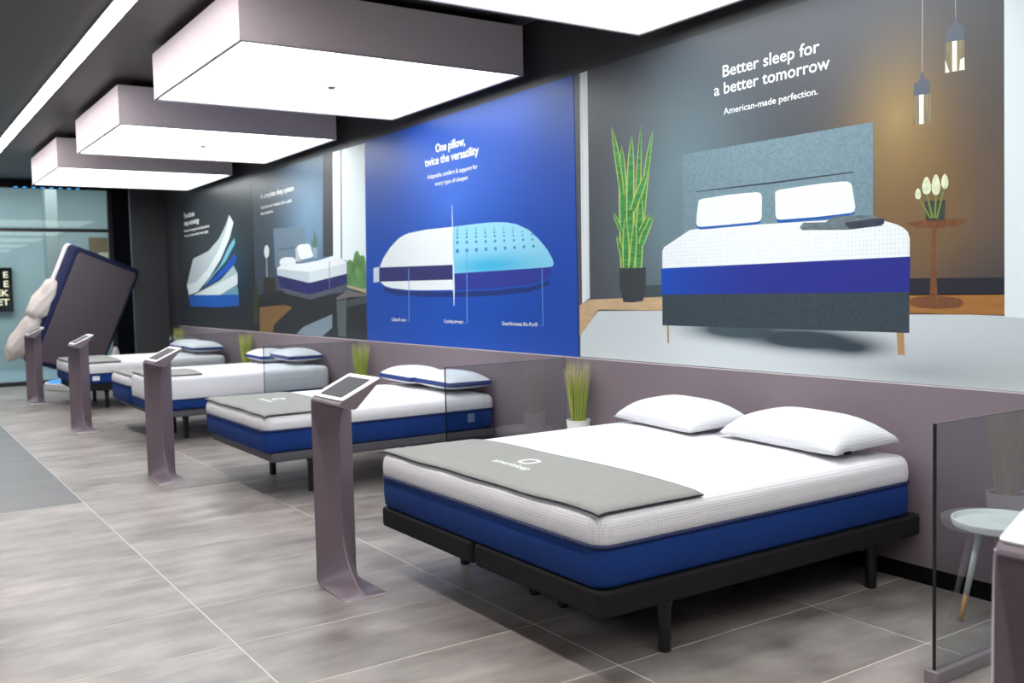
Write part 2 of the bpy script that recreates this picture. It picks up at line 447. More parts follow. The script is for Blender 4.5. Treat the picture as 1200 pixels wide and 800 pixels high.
# printed artwork: outlines on the wall, (metres along the wall, metres above the floor)
PRINT = {
 1: {
  'curtain': [(5.648,3.106),(5.557,3.107),(5.575,1.464),(5.668,1.420)],
  'floor_left': [(5.699,1.410),(5.575,1.451),(4.797,1.473),(4.799,1.376),(5.478,1.371),(5.706,1.177)],
  'floor_right': [(2.993,1.475),(2.466,1.476),(2.465,1.377),(2.992,1.374)],
  'rug': [(5.478,1.380),(4.774,1.377),(3.526,1.383),(2.803,1.379),(2.465,1.373),(1.976,1.343),(1.972,1.014),(3.528,1.023),(5.700,1.027),(5.695,1.184)],
  'rug_shadow': [(4.752,1.263),(4.238,1.259),(3.042,1.276),(3.012,1.233),(3.042,1.174),(3.527,1.167),(4.239,1.174),(4.656,1.198)],
  'skirting_left': [(5.027,1.545),(4.788,1.550),(4.789,1.470),(5.029,1.463)],
  'skirting_right': [(2.983,1.558),(2.467,1.552),(2.466,1.472),(2.983,1.471)],
  'pot': [(5.237,1.669),(4.958,1.671),(4.961,1.532),(4.983,1.471),(4.994,1.441),(5.101,1.431),(5.199,1.434),(5.209,1.472),(5.235,1.535)],
  'headboard': [(4.587,2.385),(3.173,2.377),(3.174,1.790),(4.598,1.761)],
  'headboard_seam': [(4.468,2.139),(3.856,2.135),(3.294,2.134),(3.294,2.128),(3.856,2.125),(4.468,2.134)],
  'pillow_left_side': [(4.471,1.951),(4.466,1.906),(4.436,1.894),(4.201,1.895),(3.976,1.896),(3.941,1.904),(3.930,1.936)],
  'pillow_left': [(4.450,2.077),(4.433,2.084),(4.405,2.087),(4.198,2.092),(4.054,2.090),(3.964,2.086),(3.939,2.078),(3.929,2.056),(3.932,1.936),(3.941,1.918),(3.965,1.912),(4.201,1.910),(4.430,1.911),(4.464,1.920),(4.472,1.943),(4.465,1.999)],
  'pillow_right_side': [(3.830,1.962),(3.822,1.914),(3.809,1.896),(3.776,1.894),(3.483,1.893),(3.309,1.903),(3.290,1.909),(3.282,1.936)],
  'pillow_right': [(3.829,2.070),(3.818,2.080),(3.796,2.085),(3.523,2.091),(3.375,2.089),(3.336,2.085),(3.316,2.077),(3.304,2.062),(3.282,1.944),(3.288,1.923),(3.309,1.915),(3.524,1.910),(3.787,1.912),(3.818,1.918),(3.828,1.941)],
  'folded_throw': [(3.653,1.860),(3.627,1.884),(3.474,1.876),(3.424,1.903),(3.309,1.901),(3.179,1.893),(3.143,1.877),(3.107,1.872),(3.106,1.847),(3.125,1.835),(3.328,1.826),(3.637,1.843)],
  'throw_fold': [(3.356,1.866),(3.290,1.869),(3.179,1.875),(3.107,1.870),(3.106,1.847),(3.125,1.836),(3.318,1.827),(3.331,1.844)],
  'mattress_top': [(4.794,1.655),(4.791,1.774),(4.774,1.799),(4.741,1.812),(4.533,1.897),(4.411,1.903),(3.300,1.884),(3.112,1.860),(3.032,1.835),(2.993,1.815),(2.969,1.792),(2.959,1.761),(2.959,1.664)],
  'mattress_side': [(4.806,1.659),(3.892,1.663),(2.956,1.668),(2.961,1.488),(4.801,1.485)],
  'bed_box': [(4.797,1.488),(2.961,1.492),(2.961,1.279),(4.801,1.279)],
  'bed_leg_left': [(4.756,1.280),(4.739,1.280),(4.737,1.161),(4.754,1.161)],
  'bed_leg_right': [(3.034,1.279),(2.992,1.278),(2.987,1.164),(3.027,1.164)],
  'table_top': [(2.977,1.838),(2.909,1.845),(2.793,1.844),(2.703,1.841),(2.649,1.835),(2.665,1.818),(2.703,1.807),(2.793,1.802),(2.921,1.813),(2.969,1.827)],
  'table_stem': [(2.835,1.807),(2.810,1.806),(2.815,1.707),(2.814,1.601),(2.805,1.459),(2.849,1.457),(2.841,1.602),(2.839,1.708)],
  'table_foot': [(2.963,1.448),(2.932,1.462),(2.849,1.468),(2.757,1.465),(2.690,1.456),(2.668,1.440),(2.672,1.420),(2.701,1.409),(2.814,1.403),(2.908,1.408),(2.958,1.423)],
  'vase': [(2.876,1.941),(2.765,1.936),(2.768,1.843),(2.816,1.838),(2.868,1.843)],
  'bloom_0': [(2.896,1.979),(2.896,1.966),(2.902,1.956),(2.913,1.953),(2.923,1.958),(2.929,1.968),(2.929,1.982),(2.925,1.996),(2.919,2.005),(2.913,2.009),(2.906,2.004),(2.900,1.994)],
  'bloom_1': [(2.841,2.014),(2.842,1.992),(2.851,1.977),(2.866,1.972),(2.881,1.980),(2.890,1.997),(2.890,2.019),(2.884,2.041),(2.875,2.056),(2.866,2.061),(2.856,2.054),(2.847,2.037)],
  'bloom_2': [(2.791,2.014),(2.792,1.988),(2.800,1.969),(2.815,1.964),(2.829,1.972),(2.838,1.992),(2.839,2.018),(2.833,2.044),(2.824,2.062),(2.815,2.068),(2.806,2.060),(2.797,2.040)],
  'bloom_3': [(2.748,2.026),(2.749,2.007),(2.756,1.994),(2.767,1.990),(2.779,1.997),(2.786,2.011),(2.787,2.030),(2.782,2.048),(2.775,2.061),(2.767,2.065),(2.760,2.059),(2.753,2.045)],
  'flower_stem_0': [(2.914,1.963),(2.904,1.962),(2.839,1.854),(2.850,1.855)],
  'flower_stem_1': [(2.870,1.980),(2.861,1.979),(2.827,1.853),(2.839,1.854)],
  'flower_stem_2': [(2.819,1.970),(2.810,1.969),(2.814,1.852),(2.826,1.853)],
  'flower_stem_3': [(2.775,1.997),(2.766,1.997),(2.804,1.851),(2.816,1.852)],
  'pendant_cord_0': [(2.893,3.032),(2.887,3.031),(2.888,2.577),(2.894,2.578)],
  'pendant_cord_1': [(2.721,2.986),(2.714,2.984),(2.713,2.797),(2.716,2.798)],
  'pendant_cap_0': [(2.894,2.583),(2.889,2.582),(2.880,2.545),(2.861,2.536),(2.850,2.520),(2.850,2.467),(2.938,2.471),(2.936,2.530),(2.908,2.540)],
  'pendant_cap_1': [(2.716,2.803),(2.712,2.802),(2.701,2.770),(2.679,2.761),(2.668,2.743),(2.669,2.690),(2.765,2.697),(2.764,2.760),(2.732,2.769)],
  'pendant_glass_0': [(2.941,2.472),(2.844,2.466),(2.844,2.321),(2.940,2.327)],
  'pendant_glass_1': [(2.766,2.697),(2.670,2.689),(2.667,2.546),(2.768,2.551)],
  'pendant_glow_0': [(2.908,2.470),(2.882,2.469),(2.882,2.324),(2.907,2.325)],
  'pendant_glow_1': [(2.732,2.695),(2.707,2.693),(2.707,2.549),(2.731,2.550)],
  'pendant_glint_1': [(2.768,2.615),(2.745,2.550),(2.768,2.551)],
  'pendant_glint_2': [(2.691,2.600),(2.669,2.607),(2.667,2.547),(2.696,2.549)],
  'window_right': [(2.479,3.364),(2.465,1.369),(1.976,1.343),(2.002,3.404)],
  'leaf_0': [(5.141,1.673),(5.138,1.832),(5.135,1.978),(5.136,2.111),(5.139,2.232),(5.148,2.342),(5.164,2.440),(5.188,2.528),(5.188,2.528),(5.209,2.445),(5.222,2.349),(5.229,2.240),(5.230,2.118),(5.229,1.983),(5.226,1.835),(5.223,1.675)],
  'leafin_0': [(5.154,1.674),(5.152,1.832),(5.150,1.978),(5.151,2.112),(5.153,2.233),(5.160,2.343),(5.171,2.441),(5.188,2.528),(5.188,2.528),(5.202,2.444),(5.210,2.348),(5.214,2.239),(5.215,2.117),(5.214,1.982),(5.212,1.835),(5.210,1.675)],
  'leaf_1': [(5.084,1.671),(5.077,1.847),(5.069,2.007),(5.063,2.151),(5.060,2.280),(5.060,2.395),(5.066,2.495),(5.079,2.583),(5.079,2.583),(5.108,2.502),(5.128,2.404),(5.141,2.290),(5.150,2.160),(5.155,2.013),(5.158,1.851),(5.160,1.674)],
  'leafin_1': [(5.096,1.672),(5.090,1.848),(5.083,2.008),(5.077,2.153),(5.073,2.282),(5.071,2.396),(5.073,2.496),(5.079,2.583),(5.079,2.583),(5.101,2.501),(5.117,2.403),(5.128,2.288),(5.136,2.158),(5.141,2.012),(5.145,1.851),(5.148,1.673)],
  'leaf_2': [(5.042,1.670),(5.026,1.837),(5.012,1.994),(5.000,2.141),(4.990,2.278),(4.983,2.405),(4.982,2.523),(4.986,2.633),(4.986,2.633),(5.011,2.528),(5.031,2.412),(5.047,2.286),(5.060,2.148),(5.072,2.000),(5.084,1.842),(5.095,1.672)],
  'leafin_2': [(5.050,1.670),(5.035,1.838),(5.022,1.995),(5.009,2.142),(4.999,2.279),(4.991,2.406),(4.986,2.524),(4.986,2.633),(4.986,2.633),(5.006,2.527),(5.023,2.411),(5.038,2.284),(5.051,2.147),(5.063,1.999),(5.074,1.841),(5.086,1.672)],
  'leaf_3': [(5.003,1.668),(4.981,1.854),(4.957,2.021),(4.934,2.169),(4.912,2.300),(4.891,2.414),(4.873,2.511),(4.859,2.592),(4.859,2.592),(4.900,2.517),(4.935,2.423),(4.965,2.310),(4.991,2.178),(5.014,2.028),(5.035,1.859),(5.053,1.671)],
  'leafin_3': [(5.011,1.669),(4.989,1.855),(4.966,2.022),(4.943,2.171),(4.920,2.302),(4.898,2.415),(4.877,2.512),(4.859,2.592),(4.859,2.592),(4.895,2.516),(4.928,2.422),(4.956,2.309),(4.982,2.177),(5.005,2.027),(5.026,1.858),(5.045,1.671)],
  'leaf_4': [(5.166,2.177),(5.176,2.259),(5.188,2.338),(5.202,2.412),(5.219,2.484),(5.240,2.551),(5.266,2.616),(5.298,2.676),(5.298,2.676),(5.295,2.616),(5.287,2.552),(5.276,2.485),(5.262,2.414),(5.248,2.339),(5.232,2.260),(5.217,2.178)],
  'leafin_4': [(5.174,2.177),(5.185,2.259),(5.198,2.338),(5.212,2.413),(5.228,2.484),(5.248,2.552),(5.271,2.616),(5.298,2.676),(5.298,2.676),(5.290,2.616),(5.280,2.552),(5.267,2.485),(5.253,2.413),(5.238,2.339),(5.223,2.260),(5.209,2.178)],
  'leaf_5': [(5.056,2.053),(5.030,2.090),(5.005,2.127),(4.981,2.165),(4.960,2.203),(4.942,2.243),(4.930,2.284),(4.923,2.328),(4.923,2.328),(4.962,2.296),(4.995,2.261),(5.024,2.225),(5.049,2.188),(5.072,2.150),(5.094,2.111),(5.116,2.072)],
  'leafin_5': [(5.066,2.056),(5.040,2.093),(5.016,2.131),(4.992,2.168),(4.970,2.207),(4.951,2.246),(4.935,2.286),(4.923,2.328),(4.923,2.328),(4.957,2.294),(4.987,2.258),(5.014,2.222),(5.038,2.184),(5.062,2.146),(5.084,2.108),(5.106,2.069)],
  'leaf_6': [(4.994,1.669),(4.987,1.756),(4.980,1.838),(4.974,1.913),(4.972,1.983),(4.973,2.047),(4.980,2.106),(4.994,2.160),(4.994,2.160),(5.020,2.111),(5.039,2.054),(5.052,1.991),(5.060,1.920),(5.064,1.844),(5.067,1.761),(5.068,1.671)],
  'leafin_6': [(5.006,1.669),(4.999,1.757),(4.993,1.839),(4.988,1.915),(4.984,1.984),(4.983,2.048),(4.986,2.106),(4.994,2.160),(4.994,2.160),(5.014,2.110),(5.028,2.053),(5.039,1.989),(5.046,1.919),(5.051,1.843),(5.054,1.760),(5.056,1.671)],
  'leaf_7': [(4.968,1.823),(4.953,1.853),(4.936,1.881),(4.920,1.907),(4.905,1.932),(4.892,1.957),(4.881,1.982),(4.874,2.009),(4.874,2.009),(4.910,1.996),(4.940,1.978),(4.966,1.955),(4.986,1.929),(5.003,1.900),(5.017,1.869),(5.029,1.836)],
  'leafin_7': [(4.978,1.825),(4.963,1.855),(4.947,1.884),(4.931,1.910),(4.915,1.936),(4.899,1.960),(4.886,1.984),(4.874,2.009),(4.874,2.009),(4.905,1.994),(4.933,1.974),(4.956,1.951),(4.976,1.925),(4.992,1.897),(5.007,1.867),(5.019,1.834)],
  'leaf_8': [(4.986,1.908),(4.972,1.920),(4.958,1.934),(4.945,1.950),(4.934,1.967),(4.924,1.986),(4.918,2.008),(4.916,2.032),(4.916,2.032),(4.941,2.016),(4.961,1.999),(4.977,1.983),(4.991,1.967),(5.003,1.953),(5.013,1.939),(5.023,1.926)],
  'leafin_8': [(4.992,1.911),(4.978,1.923),(4.965,1.937),(4.952,1.952),(4.941,1.969),(4.930,1.988),(4.922,2.009),(4.916,2.032),(4.916,2.032),(4.937,2.015),(4.955,1.997),(4.970,1.981),(4.983,1.965),(4.995,1.950),(5.007,1.936),(5.017,1.923)],
  'leaf_9': [(5.167,1.725),(5.175,1.756),(5.183,1.785),(5.192,1.813),(5.204,1.838),(5.218,1.862),(5.236,1.884),(5.259,1.904),(5.259,1.904),(5.260,1.880),(5.257,1.857),(5.251,1.832),(5.242,1.806),(5.232,1.779),(5.221,1.751),(5.210,1.721)],
  'leafin_9': [(5.174,1.724),(5.182,1.755),(5.191,1.784),(5.200,1.812),(5.211,1.837),(5.224,1.862),(5.240,1.884),(5.259,1.904),(5.259,1.904),(5.256,1.881),(5.251,1.858),(5.243,1.833),(5.234,1.807),(5.224,1.780),(5.214,1.752),(5.203,1.721)],
  'leaf_10': [(5.182,1.914),(5.198,1.943),(5.212,1.971),(5.226,1.995),(5.241,2.018),(5.256,2.038),(5.272,2.055),(5.291,2.069),(5.291,2.069),(5.290,2.052),(5.284,2.032),(5.275,2.011),(5.262,1.988),(5.248,1.964),(5.231,1.937),(5.213,1.908)],
  'leafin_10': [(5.187,1.913),(5.203,1.942),(5.218,1.969),(5.232,1.994),(5.246,2.017),(5.260,2.037),(5.275,2.055),(5.291,2.069),(5.291,2.069),(5.287,2.052),(5.279,2.033),(5.269,2.012),(5.256,1.990),(5.242,1.965),(5.226,1.938),(5.208,1.909)],
  'leaf_11': [(5.130,1.672),(5.125,1.716),(5.122,1.762),(5.121,1.811),(5.123,1.862),(5.130,1.916),(5.142,1.973),(5.162,2.033),(5.162,2.033),(5.179,1.975),(5.189,1.919),(5.194,1.865),(5.197,1.814),(5.197,1.765),(5.196,1.719),(5.195,1.675)],
  'leafin_11': [(5.140,1.673),(5.137,1.716),(5.134,1.762),(5.133,1.811),(5.134,1.862),(5.139,1.917),(5.148,1.973),(5.162,2.033),(5.162,2.033),(5.173,1.974),(5.179,1.918),(5.183,1.864),(5.185,1.813),(5.185,1.764),(5.185,1.718),(5.185,1.675)],
  'leaf_12': [(5.076,1.669),(5.065,1.715),(5.055,1.761),(5.047,1.807),(5.043,1.853),(5.043,1.899),(5.048,1.945),(5.061,1.991),(5.061,1.991),(5.081,1.948),(5.096,1.904),(5.107,1.859),(5.115,1.814),(5.122,1.768),(5.128,1.722),(5.135,1.675)],
  'leafin_12': [(5.086,1.670),(5.075,1.716),(5.066,1.763),(5.058,1.808),(5.053,1.854),(5.051,1.900),(5.053,1.945),(5.061,1.991),(5.061,1.991),(5.076,1.947),(5.087,1.903),(5.096,1.858),(5.104,1.813),(5.111,1.767),(5.118,1.721),(5.126,1.674)],
 },
 2: {
  'pillow_shadow': [(9.012,1.586),(8.413,1.537),(7.525,1.522),(6.843,1.532),(6.339,1.554),(6.071,1.604),(6.083,1.565),(6.340,1.514),(7.007,1.482),(7.905,1.477),(8.671,1.497),(8.937,1.533)],
  'cover_top': [(9.045,1.787),(9.003,1.832),(8.952,1.882),(8.791,1.980),(8.617,2.056),(8.505,2.084),(8.379,2.101),(8.034,2.113),(7.525,2.108),(7.543,1.766)],
  'cover_band': [(9.046,1.784),(7.558,1.769),(7.565,1.634),(9.048,1.640)],
  'cover_bottom': [(9.048,1.640),(7.565,1.635),(7.548,1.541),(8.134,1.543),(8.412,1.549),(8.780,1.570),(8.932,1.594)],
  'core_top': [(7.519,2.108),(7.259,2.109),(6.979,2.107),(6.819,2.102),(6.663,2.090),(6.514,2.065),(6.346,2.011),(6.208,1.929),(6.096,1.843),(6.031,1.768),(6.013,1.728),(6.033,1.709),(6.101,1.703),(7.532,1.689)],
  'core_bottom': [(7.531,1.692),(6.101,1.703),(6.044,1.709),(6.062,1.644),(6.104,1.615),(6.362,1.571),(7.004,1.548),(7.539,1.541)],
  'divider_line': [(7.542,2.305),(7.533,2.304),(7.530,1.538),(7.544,1.396),(7.553,1.396),(7.559,1.569)],
  'tag': [(9.191,1.784),(9.057,1.791),(9.068,1.640),(9.201,1.631)],
  'leader_0': [(8.414,1.763),(8.399,1.762),(8.420,1.245),(8.463,1.244),(8.463,1.249),(8.434,1.249)],
  'leader_1': [(7.310,1.894),(7.299,1.893),(7.321,1.246),(7.365,1.245),(7.365,1.249),(7.333,1.250)],
  'leader_2': [(6.174,1.700),(6.165,1.700),(6.167,1.246),(6.221,1.245),(6.220,1.249),(6.176,1.250)],
  'hole_0': [(7.436,1.887),(7.445,1.873),(7.465,1.868),(7.485,1.875),(7.493,1.890),(7.484,1.904),(7.463,1.909),(7.443,1.902)],
  'hole_1': [(7.273,1.886),(7.281,1.872),(7.300,1.867),(7.319,1.874),(7.326,1.888),(7.318,1.901),(7.299,1.906),(7.280,1.900)],
  'hole_2': [(7.115,1.884),(7.123,1.871),(7.141,1.867),(7.158,1.873),(7.165,1.886),(7.157,1.899),(7.139,1.903),(7.122,1.897)],
  'hole_3': [(6.963,1.882),(6.970,1.870),(6.986,1.866),(7.003,1.872),(7.009,1.884),(7.001,1.896),(6.985,1.901),(6.969,1.895)],
  'hole_4': [(6.814,1.881),(6.821,1.869),(6.836,1.865),(6.851,1.871),(6.857,1.883),(6.850,1.894),(6.835,1.898),(6.820,1.893)],
  'hole_5': [(6.670,1.879),(6.677,1.869),(6.691,1.865),(6.705,1.870),(6.710,1.881),(6.704,1.892),(6.690,1.896),(6.676,1.890)],
  'hole_6': [(6.531,1.878),(6.537,1.868),(6.550,1.864),(6.563,1.869),(6.568,1.879),(6.562,1.890),(6.549,1.893),(6.536,1.888)],
  'hole_7': [(6.395,1.876),(6.400,1.867),(6.413,1.864),(6.425,1.868),(6.429,1.878),(6.424,1.887),(6.412,1.891),(6.400,1.886)],
  'hole_8': [(6.263,1.875),(6.268,1.866),(6.279,1.863),(6.290,1.867),(6.295,1.876),(6.290,1.885),(6.278,1.888),(6.268,1.884)],
  'hole_9': [(7.437,1.962),(7.444,1.950),(7.461,1.946),(7.478,1.952),(7.484,1.964),(7.477,1.976),(7.459,1.980),(7.443,1.974)],
  'hole_10': [(7.276,1.957),(7.283,1.946),(7.299,1.942),(7.314,1.948),(7.320,1.960),(7.313,1.971),(7.297,1.975),(7.282,1.969)],
  'hole_11': [(7.120,1.953),(7.127,1.942),(7.142,1.939),(7.156,1.944),(7.162,1.955),(7.155,1.966),(7.140,1.969),(7.126,1.964)],
  'hole_12': [(6.969,1.949),(6.975,1.939),(6.989,1.935),(7.003,1.940),(7.008,1.951),(7.002,1.961),(6.988,1.964),(6.975,1.959)],
  'hole_13': [(6.823,1.945),(6.829,1.935),(6.841,1.932),(6.854,1.937),(6.859,1.947),(6.853,1.956),(6.840,1.959),(6.828,1.955)],
  'hole_14': [(6.681,1.941),(6.686,1.932),(6.698,1.929),(6.709,1.933),(6.714,1.943),(6.709,1.951),(6.697,1.955),(6.685,1.950)],
  'hole_15': [(6.542,1.937),(6.547,1.929),(6.558,1.926),(6.569,1.930),(6.573,1.939),(6.568,1.947),(6.557,1.950),(6.547,1.946)],
  'hole_16': [(6.408,1.933),(6.413,1.925),(6.423,1.923),(6.433,1.926),(6.437,1.935),(6.432,1.943),(6.422,1.945),(6.412,1.941)],
  'hole_17': [(6.278,1.930),(6.282,1.922),(6.291,1.920),(6.300,1.923),(6.304,1.931),(6.300,1.938),(6.290,1.941),(6.281,1.937)],
  'hole_18': [(7.439,2.007),(7.445,1.998),(7.459,1.995),(7.472,2.000),(7.477,2.009),(7.471,2.019),(7.457,2.022),(7.444,2.017)],
  'hole_19': [(7.280,2.002),(7.285,1.993),(7.298,1.990),(7.310,1.994),(7.315,2.004),(7.309,2.013),(7.297,2.016),(7.284,2.011)],
  'hole_20': [(7.125,1.996),(7.130,1.988),(7.142,1.985),(7.154,1.989),(7.158,1.998),(7.153,2.006),(7.141,2.009),(7.129,2.005)],
  'hole_21': [(6.975,1.991),(6.980,1.983),(6.991,1.980),(7.002,1.984),(7.006,1.993),(7.001,2.001),(6.990,2.003),(6.979,1.999)],
  'hole_22': [(6.829,1.986),(6.834,1.978),(6.844,1.976),(6.854,1.979),(6.858,1.987),(6.854,1.995),(6.843,1.998),(6.833,1.994)],
  'hole_23': [(6.688,1.981),(6.692,1.974),(6.702,1.971),(6.711,1.975),(6.715,1.982),(6.710,1.989),(6.701,1.992),(6.692,1.988)],
  'hole_24': [(6.551,1.976),(6.555,1.969),(6.563,1.967),(6.572,1.970),(6.575,1.977),(6.571,1.984),(6.563,1.986),(6.554,1.983)],
  'hole_25': [(6.417,1.971),(6.421,1.965),(6.429,1.963),(6.437,1.966),(6.440,1.972),(6.436,1.979),(6.428,1.981),(6.420,1.978)],
  'hole_26': [(6.287,1.967),(6.291,1.961),(6.298,1.959),(6.306,1.962),(6.308,1.968),(6.305,1.974),(6.298,1.976),(6.290,1.973)],
  'hole_27': [(7.441,2.039),(7.446,2.032),(7.457,2.029),(7.468,2.033),(7.472,2.041),(7.467,2.049),(7.456,2.052),(7.445,2.048)],
  'hole_28': [(7.282,2.033),(7.287,2.026),(7.297,2.023),(7.308,2.027),(7.312,2.035),(7.307,2.042),(7.296,2.045),(7.286,2.041)],
  'hole_29': [(7.128,2.027),(7.132,2.020),(7.142,2.018),(7.152,2.021),(7.156,2.029),(7.151,2.036),(7.141,2.038),(7.132,2.034)],
  'hole_30': [(6.979,2.021),(6.983,2.014),(6.992,2.012),(7.001,2.016),(7.004,2.023),(7.000,2.029),(6.991,2.031),(6.982,2.028)],
  'hole_31': [(6.834,2.015),(6.838,2.009),(6.846,2.007),(6.855,2.010),(6.858,2.017),(6.854,2.023),(6.845,2.025),(6.837,2.022)],
  'hole_32': [(6.693,2.010),(6.697,2.004),(6.705,2.002),(6.712,2.005),(6.715,2.011),(6.712,2.017),(6.704,2.019),(6.696,2.016)],
  'hole_33': [(6.556,2.004),(6.560,1.999),(6.567,1.997),(6.574,2.000),(6.577,2.006),(6.574,2.011),(6.566,2.013),(6.559,2.010)],
  'hole_34': [(6.423,1.999),(6.426,1.994),(6.433,1.992),(6.440,1.995),(6.442,2.000),(6.439,2.005),(6.433,2.007),(6.426,2.005)],
  'hole_35': [(6.294,1.994),(6.297,1.989),(6.303,1.987),(6.309,1.990),(6.312,1.995),(6.309,2.000),(6.303,2.002),(6.296,1.999)],
  'hole_36': [(7.442,2.067),(7.446,2.061),(7.455,2.058),(7.464,2.062),(7.468,2.068),(7.464,2.075),(7.455,2.077),(7.446,2.073)],
  'hole_37': [(7.284,2.060),(7.288,2.054),(7.297,2.052),(7.305,2.055),(7.308,2.061),(7.304,2.067),(7.296,2.069),(7.288,2.066)],
  'hole_38': [(7.131,2.053),(7.135,2.047),(7.143,2.045),(7.150,2.048),(7.153,2.054),(7.150,2.059),(7.142,2.061),(7.134,2.059)],
  'hole_39': [(6.982,2.046),(6.986,2.040),(6.993,2.039),(7.000,2.041),(7.003,2.047),(7.000,2.052),(6.992,2.054),(6.985,2.051)],
  'hole_40': [(6.838,2.039),(6.841,2.034),(6.848,2.032),(6.855,2.035),(6.857,2.040),(6.854,2.045),(6.847,2.047),(6.841,2.044)],
  'hole_41': [(6.698,2.033),(6.701,2.028),(6.707,2.026),(6.713,2.029),(6.716,2.034),(6.713,2.039),(6.706,2.040),(6.700,2.038)],
  'hole_42': [(6.562,2.027),(6.564,2.022),(6.570,2.021),(6.576,2.023),(6.578,2.028),(6.575,2.032),(6.570,2.033),(6.564,2.031)],
  'hole_43': [(7.444,2.088),(7.447,2.083),(7.454,2.082),(7.461,2.084),(7.463,2.089),(7.460,2.094),(7.454,2.096),(7.447,2.093)],
  'hole_44': [(7.287,2.080),(7.290,2.076),(7.296,2.074),(7.302,2.077),(7.305,2.081),(7.302,2.086),(7.295,2.087),(7.289,2.085)],
  'hole_45': [(7.134,2.073),(7.137,2.068),(7.143,2.067),(7.148,2.069),(7.151,2.074),(7.148,2.078),(7.142,2.079),(7.136,2.077)],
  'hole_46': [(6.986,2.065),(6.988,2.061),(6.994,2.060),(6.999,2.062),(7.001,2.066),(6.999,2.070),(6.993,2.071),(6.988,2.069)],
  'hole_47': [(6.842,2.058),(6.844,2.054),(6.849,2.053),(6.854,2.055),(6.856,2.059),(6.854,2.063),(6.849,2.064),(6.844,2.062)],
  'hole_48': [(6.702,2.051),(6.704,2.047),(6.709,2.046),(6.714,2.048),(6.715,2.052),(6.713,2.055),(6.708,2.057),(6.704,2.055)],
  'hole_49': [(6.566,2.044),(6.568,2.041),(6.572,2.040),(6.577,2.041),(6.578,2.045),(6.576,2.048),(6.572,2.049),(6.568,2.048)],
 },
 3: {
  'room_floor': [(12.967,1.517),(11.793,1.576),(10.190,1.523),(9.380,1.573),(9.419,1.026),(13.024,1.011)],
  'wood_floor': [(12.744,1.354),(11.811,1.392),(11.548,1.361),(12.209,1.134),(12.284,1.024),(12.780,1.025)],
  'rug_light': [(11.435,1.033),(11.202,1.123),(10.306,1.290),(10.219,1.174),(10.627,1.022)],
  'sunlit_floor': [(10.194,1.475),(9.861,1.559),(9.384,1.518),(9.386,1.491),(9.822,1.480),(10.149,1.446)],
  'curtain': [(10.421,3.239),(10.148,3.202),(10.227,1.949),(10.522,1.950)],
  'window_glass': [(10.148,3.202),(9.311,3.090),(9.381,1.555),(9.858,1.606),(9.837,1.878),(10.227,1.949)],
  'window_bar': [(9.935,3.174),(9.903,3.169),(9.981,1.905),(10.013,1.912)],
  'trees': [(9.867,1.606),(9.857,1.850),(9.818,1.886),(9.763,1.897),(9.721,1.870),(9.683,1.895),(9.652,1.954),(9.606,1.984),(9.555,1.974),(9.523,1.936),(9.490,1.920),(9.446,1.933),(9.397,1.908),(9.371,1.862),(9.380,1.564)],
  'sill': [(9.866,1.615),(9.380,1.562),(9.383,1.522),(9.868,1.593)],
  'headboard': [(12.111,2.373),(11.035,2.337),(11.046,1.919),(12.101,1.866)],
  'headboard_seam': [(11.971,2.098),(11.390,2.102),(11.391,2.094),(11.972,2.090)],
  'pillow_flat': [(11.938,1.938),(11.873,1.979),(11.721,1.993),(11.459,1.981),(11.360,1.946),(11.381,1.898),(11.912,1.900)],
  'pillow_propped': [(11.316,2.105),(11.219,2.128),(10.947,2.123),(10.885,2.095),(10.802,1.975),(10.856,1.957),(11.181,1.940),(11.260,1.988)],
  'pillow_behind': [(11.375,2.081),(11.300,2.098),(11.234,1.966),(11.194,1.924),(11.361,1.929)],
  'mattress_top': [(12.039,1.860),(11.881,1.899),(11.130,1.897),(10.651,1.915),(10.251,1.950),(10.017,1.918),(9.860,1.869),(9.870,1.743),(10.349,1.704),(10.962,1.657),(12.029,1.772)],
  'mattress_left_face': [(12.033,1.855),(10.950,1.789),(10.962,1.657),(12.029,1.772)],
  'mattress_front_face': [(10.950,1.789),(10.339,1.821),(9.860,1.863),(9.870,1.743),(10.349,1.704),(10.962,1.657)],
  'mattress_split': [(10.343,1.895),(10.328,1.894),(10.350,1.583),(10.369,1.581)],
  'mattress_side': [(12.029,1.776),(10.962,1.661),(10.349,1.710),(9.869,1.747),(9.865,1.630),(10.975,1.514),(11.940,1.617)],
  'bed_box': [(11.909,1.621),(10.975,1.518),(9.865,1.634),(9.860,1.574),(10.943,1.454),(11.826,1.544)],
  'bed_leg_0': [(11.847,1.577),(11.823,1.577),(11.847,1.337),(11.871,1.337)],
  'bed_leg_1': [(11.383,1.520),(11.361,1.520),(11.376,1.362),(11.398,1.362)],
  'bed_leg_2': [(10.710,1.486),(10.689,1.486),(10.694,1.426),(10.715,1.426)],
  'bed_leg_3': [(10.495,1.505),(10.475,1.505),(10.483,1.406),(10.503,1.406)],
  'bed_leg_4': [(10.164,1.552),(10.145,1.552),(10.150,1.494),(10.169,1.494)],
  'bench': [(10.294,1.436),(9.822,1.483),(9.470,1.491),(9.387,1.473),(9.397,1.042),(10.327,1.035)],
  'bench_throw': [(10.173,1.436),(9.891,1.465),(9.948,1.037),(10.158,1.044)],
  'bench_cushion': [(9.870,1.446),(9.470,1.491),(9.379,1.468),(9.382,1.419),(9.876,1.370)],
  'lamp_shade': [(12.300,2.088),(12.313,2.052),(12.343,2.024),(12.384,2.009),(12.427,2.010),(12.465,2.028),(12.489,2.059),(12.495,2.096),(12.481,2.133),(12.450,2.162),(12.409,2.176),(12.366,2.174),(12.329,2.156),(12.305,2.125)],
  'lamp_stem': [(12.425,2.010),(12.386,2.009),(12.393,1.762),(12.445,1.763)],
  'nightstand': [(12.565,1.754),(12.113,1.745),(12.115,1.546),(12.589,1.538)],
